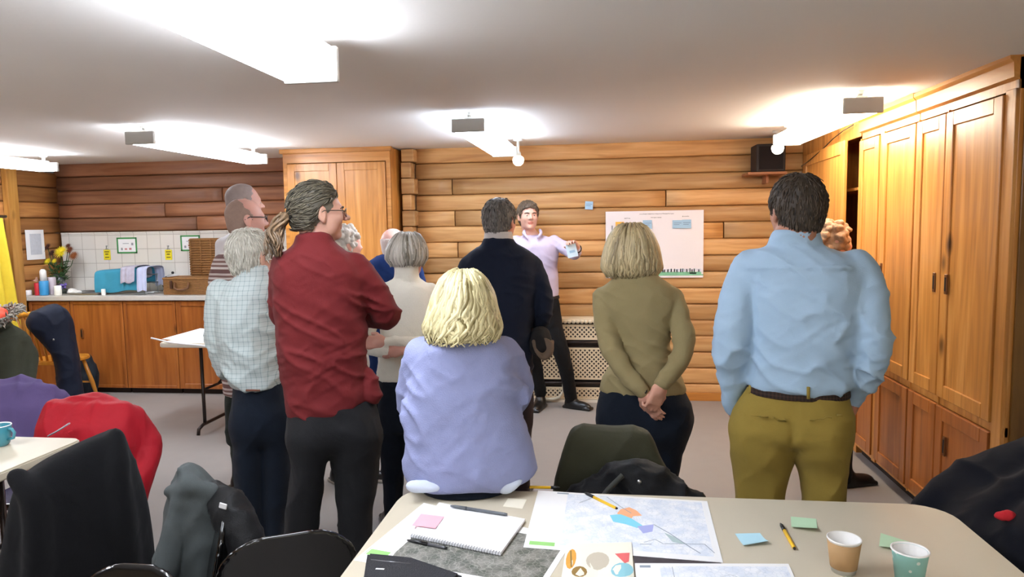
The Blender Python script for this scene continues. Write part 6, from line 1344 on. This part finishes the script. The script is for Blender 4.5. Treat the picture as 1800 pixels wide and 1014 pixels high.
# cups
def cup(label, px, py, rim, h=.083, rt=.0375, rb=.0275, z=.7404, kind='brown'):
    c = at(px, py, Z=z+(h if rim else 0)); t = thing('paper_cup', label, 'cup', (c[0], c[1], z))
    W = plain('cup_white', (236, 234, 230), .5); R = lambda f: rb+(rt-rb)*f
    bm = BM(); lathe(bm, [(0, .004), (rb-.002, .004), (rb, 0), (R(1), h-.003), (R(1)+.0022, h-.0012), (R(1)+.0022, h+.0015), (R(1)-.0005, h+.002), (R(1)-.0018, h-.002), (R(.05)-.001, .007), (0, .007)], 40); obj('cup_body', bm, W if kind == 'brown' else dotmat(), t, world=False)
    if kind == 'brown':
        bm = BM(); lathe(bm, [(R(.14)+.0004, h*.14), (R(.14)+.002, h*.145), (R(.93)+.002, h*.925), (R(.93)+.0004, h*.93)], 40); obj('sleeve', bm, plain('kraft', (176, 140, 96), .8, var=.04), t, world=False)
    else:
        bm = BM(); lathe(bm, [(R(.99)-.0026, h*.985), (R(.06)-.0022, .0085), (0, .0085)], 40); bmesh.ops.reverse_faces(bm, faces=list(bm.faces)); obj('lining', bm, W, t, world=False)
        bm = BM(); lathe(bm, [(R(1)+.0024, h-.001), (R(1)+.0026, h+.0014), (R(1)-.0008, h+.0024), (R(1)-.0022, h-.001)], 40); obj('rim', bm, W, t, world=False)
    return t
def dotmat():
    m, nt, N, L, B = newmat('teal_dotted'); tc = N.new('ShaderNodeTexCoord'); vo = N.new('ShaderNodeTexVoronoi'); vo.inputs['Scale'].default_value = 48; vo.inputs['Randomness'].default_value = .55; L.new(tc.outputs['Object'], vo.inputs['Vector'])
    c = N.new('ShaderNodeMath'); c.operation = 'LESS_THAN'; c.inputs[1].default_value = .22; L.new(vo.outputs['Distance'], c.inputs[0]); mx = N.new('ShaderNodeMix'); mx.data_type = 'RGBA'; L.new(c.outputs[0], mx.inputs[0])
    mx.inputs[6].default_value = C((150, 206, 200)); mx.inputs[7].default_value = C((232, 240, 236)); L.new(mx.outputs[2], B.inputs['Base Color']); B.inputs['Roughness'].default_value = .5; return m
cup('brown paper cup with a ribbed kraft sleeve and a white base', 1484, 946, True)
cup('teal paper cup with white dots at the bottom edge of the photo', 1600, 966, True, kind='teal', h=.088, rt=.039, rb=.028)
# mug on the left table
c = at(-2, 783, Z=.74); t = thing('mug', 'teal mug with a white inside on the left table', 'mug', (c[0], c[1], .7405))
bm = BM(); lathe(bm, [(0, 0), (.034, 0), (.040, .01), (.048, .045), (.050, .082), (.0485, .084), (.046, .080), (.044, .045), (.036, .012), (0, .010)], 36); obj('mug_body', bm, plain('teal_glaze', (64, 140, 156), .2, coat=.4), t, world=False)
bm = BM(); tube(bm, [(.046, 0, .070), (.066, 0, .070), (.076, 0, .055), (.070, 0, .034), (.044, 0, .026)], .006, 10); obj('handle', bm, MATS['teal_glaze'], t, world=False)
bm = BM(); lathe(bm, [(.0498, .0822), (.0485, .0852), (.0455, .0812)], 36); obj('rim', bm, PAPER, t, world=False)
# papers on the pale folding table
sheet('paper_sheet', 'white plan sheet overhanging the left end of the pale folding table', 'paper', ((352, 577), (470, 590), (400, 603), (284, 596)), [PAPER, MAPB], .7404, [((.1, .1, .9, .9), 1)])
bm = BM(); tube(bm, [Vector(at(266, 594, Z=.748)), Vector(at(300, 602, Z=.748)), Vector(at(372, 609, Z=.748))], .007, 8); tag(obj('paper_roll', bm, PAPER), 'thin rolled paper along the near edge of the pale folding table', 'paper')
# ================================================================== on the kitchen worktop
ZC = .976
def wt(px, py, Y): c = at(px, py, Y=Y); return c[0]
WICK = plain('wicker', (146, 102, 54), .65, var=.45, vscale=50, bump=.6, bscale=140, bstretch=(1, 1, 2.2)); WICKD = plain('wicker_dark', (104, 66, 34), .6, var=.3, vscale=40)
hx0, hx1, hy0, hy1 = wt(292, 500, 6.42), wt(388, 500, 6.42), 6.36, 6.64
t = thing('picnic_hamper', 'brown wicker hamper with its lid raised on the worktop', 'basket', ((hx0+hx1)/2, 6.5, ZC))
def weave(bm, x0, x1, y0, y1, z0, z1, n, r):
    for i in range(n):
        z = z0+(z1-z0)*(i+.5)/n; pts = [(x, y, z+.0025*math.sin(k*math.pi+i*math.pi)) for k, (x, y) in enumerate(roundrect(x0, y0, x1, y1, .04, 4))]; tube(bm, pts+[pts[0]], r, 6, cap=False)
bm = BM(); prism(bm, roundrect(hx0, hy0, hx1, hy1, .04), ZC, ZC+.16); weave(bm, hx0-.002, hx1+.002, hy0-.002, hy1+.002, ZC, ZC+.15, 11, .0075); tube(bm, [(x, y, ZC+.158) for x, y in roundrect(hx0-.004, hy0-.004, hx1+.004, hy1+.004, .04, 4)], .011, 8); obj('basket_body', bm, WICK, t)
lx0 = wt(333, 450, 6.66); lz = at(355, 418.5, Y=6.66)[2]
bm = BM(); box(bm, (lx0, 6.66, ZC+.165), (hx1+.05, 6.69, lz), .02)
for i in range(15): z = ZC+.17+(lz-ZC-.18)*(i+.5)/15; tube(bm, [(lx0+.004, 6.658, z), (hx1+.045, 6.658, z)], .0095, 6)
for i in range(5): x = lx0+.02+(hx1-lx0)*i/4.2; tube(bm, [(x, 6.652, ZC+.17), (x, 6.652, lz-.01)], .006, 6)
obj('lid', bm, WICK, t)
bm = BM(); c0 = wt(318, 495, 6.33); tube(bm, [(c0-.075, 6.345, ZC+.12), (c0-.07, 6.325, ZC+.07), (c0-.03, 6.315, ZC+.05), (c0+.03, 6.315, ZC+.05), (c0+.07, 6.325, ZC+.07), (c0+.075, 6.345, ZC+.12)], .012, 8); obj('handle', bm, WICKD, t)
bm = BM(); c1 = wt(300, 497, 6.34); box(bm, (c1-.012, 6.338, ZC+.06), (c1+.012, 6.35, ZC+.14), .004); obj('clasp', bm, plain('leather_strap', (70, 40, 24), .5), t)
# white kettle behind the hamper
kx = wt(299, 490, 6.70)+.02; t = thing('kettle', 'white kettle with a black knob behind the wicker hamper', 'kettle', (kx, 6.72, ZC))
bm = BM(); lathe(bm, [(0, 0), (.075, 0), (.08, .02), (.072, .12), (.055, .165), (.03, .18), (0, .183)], 28); obj('kettle_body', bm, plain('kettle_white', (226, 226, 226), .3), t, world=False)
bm = BM(); lathe(bm, [(0, .183), (.012, .183), (.015, .198), (.008, .207), (0, .208)], 16); obj('knob', bm, BLACK, t, world=False)
bm = BM(); tube(bm, [(-.06, 0, .15), (-.105, 0, .145), (-.12, 0, .10), (-.11, 0, .05), (-.078, 0, .03)], .010, 8); obj('handle', bm, BLACK, t, world=False)
bm = BM(); tube(bm, [(.06, 0, .10), (.085, 0, .13), (.10, 0, .15)], [.02, .016, .012], 10); obj('spout', bm, MATS['kettle_white'], t, world=False)
# dish rack with towels
dx0, dx1 = wt(193, 490, 6.50), wt(270, 490, 6.50)
t = thing('dish_rack', 'wire dish rack under tea towels on the worktop', 'dish rack', ((dx0+dx1)/2, 6.5, ZC)); bm = BM(); z = ZC+.012
for y in (6.40, 6.50, 6.60): tube(bm, [(dx0-.03, y, z), (dx1, y, z)], .004, 6)
for zz in (.11, .19): tube(bm, [(dx0-.05, 6.40, ZC+zz), (dx1-.02, 6.40, ZC+zz), (dx1-.02, 6.60, ZC+zz), (dx0-.05, 6.60, ZC+zz), (dx0-.05, 6.40, ZC+zz)], .004, 6)
for x in (dx0-.02, dx1-.03):
    for y in (6.40, 6.60): tube(bm, [(x, y, ZC), (x, y, ZC+.2)], .005, 6)
obj('wire_frame', bm, STEEL, t)
def towel(name, label, x0, x1, zt, zf, zb, y0, y1, mat, seed, slope=.0, flare=0.0):
    bm = BM(); prof = [(y0-.02, zf), (y0-.012, (zf+zt)/2), (y0-.006, zt-.02), (y0+.01, zt), ((y0+y1)/2, zt+.006), (y1-.01, zt), (y1+.006, zt-.03), (y1+.012, zb)]; nx = 22; r = []
    for i in range(nx+1):
        u = i/nx; s = math.sin(u*17+seed)*.006+math.sin(u*7+seed*2)*.006
        r.append([bm.verts.new((x0+(x1-x0)*u + (flare*(1-u) if k == 0 else 0), y+s*(1 if k < 3 else .3)*(-1), z+slope*u+(math.sin(u*9+seed)*.008 if k in (0, 7) else 0))) for k, (y, z) in enumerate(prof)])
    for a, b in zip(r, r[1:]):
        for k in range(len(prof)-1): f = bm.faces.new((a[k], b[k], b[k+1], a[k+1])); f.smooth = True
    o = obj(name, bm, mat); m = o.modifiers.new('S', 'SOLIDIFY'); m.thickness = .006; m.offset = 1; o.modifiers.new('B', 'SUBSURF').render_levels = 2
    return tag(o, label, 'towel', 'tea towels over the dish rack')
towel('tea_towel', 'teal tea towel hanging over the front of the dish rack', dx0-.06, dx1-.07, ZC+.235, ZC+.012, ZC+.06, 6.38, 6.62, fabric('teal_towel', (60, 140, 166), .95, bscale=250), 1, .03)
towel('tea_towel', 'pale lilac tea towel at the right end of the dish rack', dx1-.085, dx1+.03, ZC+.268, ZC+.03, ZC+.06, 6.37, 6.63, fabric('lilac_towel', (190, 196, 222), .95, bscale=250), 3, .006)
towel('tea_towel', 'small grey striped cloth lying over the teal tea towel', wt(212, 470, 6.35), wt(237, 470, 6.35), ZC+.275, ZC+.115, ZC+.15, 6.345, 6.60, fabric('grey_towel', (176, 172, 186), .95, bscale=250, var=.2, vscale=30), 5, .008)
# sink with drainer, and a tap
sx0, sx1 = wt(114, 512, 6.5), wt(190, 512, 6.5)
t = thing('sink', 'steel sink and drainer let into the worktop', 'sink', ((sx0+sx1)/2, 6.5, ZC)); bm = BM(); box(bm, (sx0, 6.36, ZC), (sx1, 6.76, ZC+.006), .002, 1)
for y0, y1, x0, x1 in ((6.36, 6.375, sx0, sx1), (6.745, 6.76, sx0, sx1), (6.36, 6.76, sx0, sx0+.015), (6.36, 6.76, sx1-.015, sx1)): box(bm, (x0, y0, ZC+.005), (x1, y1, ZC+.014), .003, 1)
obj('drainer', bm, STEEL, t)
bm = BM(); lathe(bm, [(0, 0), (.17, 0), (.175, .008), (.16, .010), (.15, .003), (0, .002)], 32, ((sx0+sx1)/2+.12, 6.56, ZC+.006)); obj('bowl_rim', bm, plain('sink_dark', (110, 112, 112), .3, metal=.9), t)
# flowers in a glass vase
fx = wt(104, 480, 6.62); t = thing('flower_vase', 'glass vase of yellow and bronze flowers at the left end of the worktop', 'flowers', (fx, 6.62, ZC))
gl = plain('vase_glass', (225, 232, 230), .05, trans=.9); bm = BM(); lathe(bm, [(0, 0), (.045, 0), (.05, .01), (.046, .10), (.056, .20), (.053, .20), (.043, .10), (.046, .014), (0, .012)], 28); obj('vase', bm, gl, t, world=False)
GL = plain('leaf_green', (52, 84, 40), .6, var=.3, vscale=40); r = random.Random(11)
def fl(px, py, Y=6.60): c = at(px, py, Y=Y); return (c[0]-fx, Y-6.62, c[2]-ZC)
heads = [(108, 443, .062, (236, 214, 30), 6.56), (84, 460, .036, (228, 206, 30), 6.54), (96, 459, .026, (228, 206, 30), 6.53), (123, 440, .040, (120, 60, 26), 6.62), (130, 450, .046, (150, 84, 36), 6.63), (120, 433, .03, (96, 50, 30), 6.64), (75, 440, .038, (70, 52, 40), 6.60), (84, 434, .036, (84, 46, 34), 6.64), (92, 445, .035, (74, 36, 26), 6.62)]
bm = BM()
for px, py, rad, c, Y in heads:
    e = fl(px, py, Y); tube(bm, [(r.uniform(-.02, .02), r.uniform(-.02, .02), .05), (e[0]*.35, e[1]*.3, .2), (e[0]*.8, e[1]*.8, e[2]*.75), e], .004, 6)
obj('stems', bm, GL, t, world=False)
for px, py, rad, c, Y in heads:
    e = Vector(fl(px, py, Y)); bm = BM(); ax = Vector((e.x*.6, -.8, .55)).normalized(); x = ax.cross(Vector((0, 0, 1))).normalized(); y = ax.cross(x)
    for ring in range(4):
        n = 18-3*ring
        for k in range(n):
            a = k/n*6.283+ring*.4; d = (x*math.cos(a)+y*math.sin(a)); L = rad*1.2*(1-.18*ring); tilt = .15+.28*ring; tip = e+d*L*math.cos(tilt)+ax*L*math.sin(tilt); tube(bm, [e+ax*.002*ring, (e+tip)/2+ax*.004, tip], [rad*.05, rad*.13, rad*.04], 5, flat=.5)
    t2 = bmesh.new(); bmesh.ops.create_uvsphere(t2, u_segments=10, v_segments=6, radius=rad*.25); t2.transform(Matrix.Translation(e+ax*rad*.3)); add(bm, t2)
    obj('flower_head', bm, plain('petal_%d_%d' % (c[0], c[2]), c, .7, var=.15, vscale=30), t, world=False)
bm = BM()
for i in range(80):
    a = r.uniform(0, 6.283); z = r.uniform(.15, .36); rr = .03+.10*(z-.1)*r.uniform(.6, 1.8); b = Vector((math.cos(a)*rr*.5, math.sin(a)*rr*.5, z-.03)); d = Vector((math.cos(a), math.sin(a), r.uniform(-.4, .8))).normalized(); L = r.uniform(.06, .11); s = d.cross(Vector((0, 0, 1))).normalized()*L*.22
    tube(bm, [b, b+d*L*.5, b+d*L], [.003, L*.2, .002], 6, flat=.25)
obj('leaves', bm, GL, t, world=False)
# small things by the flowers
def can(name, label, cat, px, w, top, c, Y=6.42, base=None, lid=None, lidc=None, group=None):
    x = wt(px, 500, Y); hh = at(px, top, Y=Y)[2]-ZC; rr = w/2/176
    t = thing(name, label, cat, (x, Y, ZC)); h1 = hh*(1-(lid or 0)); bm = BM(); lathe(bm, [(0, 0), (rr*.92, 0), (rr, .006), (rr, h1-.006), (rr*.9, h1), (0, h1)], 24); obj('container', bm, plain('can_%d_%d_%d' % c, c, .4, var=.06, vscale=60), t, world=False)
    if lid: bm = BM(); lathe(bm, [(0, h1), (rr*.75, h1), (rr*.7, hh*.93), (rr*.35, hh), (0, hh)], 20); obj('lid', bm, plain('lid_%d_%d_%d' % lidc, lidc, .4), t, world=False)
    return t
can('tumbler', 'grey blue tumbler at the far left end of the worktop', 'tumbler', 42, 13, 490, (130, 140, 160))
can('saucer', 'white saucer in front of the grey blue tumbler', 'saucer', 44, 19, 510, (236, 234, 230), Y=6.33)
can('carton', 'tall pinkish carton behind the red tin', 'carton', 58, 17, 486, (206, 158, 136), Y=6.48)
can('tin', 'small red tin beside the blue and white bottle', 'tin', 65.5, 10, 497, (204, 46, 56), Y=6.36)
can('cleaner_bottle', 'white topped blue bottle standing next to the red tin', 'bottle', 77, 15, 473, (60, 150, 206), lid=.45, lidc=(232, 232, 228), Y=6.37)
can('jar', 'pale mauve jar between the blue bottle and the purple flowers', 'jar', 91, 14, 487, (196, 182, 188), Y=6.46)
can('ramekin', 'small round white pot under the purple flowers', 'pot', 101, 12, 502, (240, 238, 226), Y=6.34)
px = wt(107, 495, 6.44); t = thing('potted_violet', 'small purple flowering pot plant at the foot of the vase', 'plant', (px, 6.46, ZC)); bm = BM(); lathe(bm, [(0, 0), (.03, 0), (.04, .055), (.036, .055), (0, .05)], 18); obj('pot', bm, plain('dark_pot', (52, 56, 46), .5), t, world=False)
bm = BM()
for i in range(26): a, q = r.uniform(0, 6.28), r.uniform(0, .05); lathe(bm, [(0, -.012), (.013, 0), (0, .012)], 6, (math.cos(a)*q, math.sin(a)*q-.012, .07+r.uniform(-.01, .035)))
obj('blossom', bm, plain('violet_petal', (112, 92, 170), .7, var=.3, vscale=60), t, world=False)
tp = wt(128, 505, 6.40); F = Field(); F.ell((tp, 6.42, ZC+.024), (.075, .04, .022), .02); F.ell((tp-.04, 6.43, ZC+.035), (.04, .03, .026), .02); V, Q = F.mesh('c', .006); V = folds(V, vnormals(V, Q), .014, (30, 30, 30), 6); V[:, 2] = np.maximum(V[:, 2], ZC+.016); tag(qmesh('dish_cloth', V, Q, fabric('white_cloth', (228, 226, 220), .9)), 'crumpled white cloth on the drainer right of the flowers', 'cloth')
can('plug_cup', 'tiny white cup at the right end of the sink', 'cup', 181, 7, 508, (240, 238, 230), Y=6.33)
# red bag glimpsed on the floor behind the man in the checked shirt
c = at(409, 856, Z=0.02); F = Field(); F.ell((c[0]+.0, c[1]+.24, .12), (.06, .05, .12), .03); V, Q = F.mesh('rb', .008); V = folds(V, vnormals(V, Q), .016, (14, 14, 14), 2); V[:, 2] = np.maximum(V[:, 2], .001); tag(qmesh('red_bag', V, Q, fabric('red_pink_cloth', (206, 60, 76), .8)), 'small pinkish red bag on the floor behind the man in the checked shirt', 'bag')
w = bpy.data.worlds.new('world'); SC.world = w; w.use_nodes = True
w.node_tree.nodes['Background'].inputs[0].default_value = (.9, .95, 1, 1); w.node_tree.nodes['Background'].inputs[1].default_value = .05
vs = SC.view_settings; vs.view_transform = 'Standard'; vs.look = 'None'; vs.exposure = 1.0; vs.gamma = 1.0; vs.use_curve_mapping = False
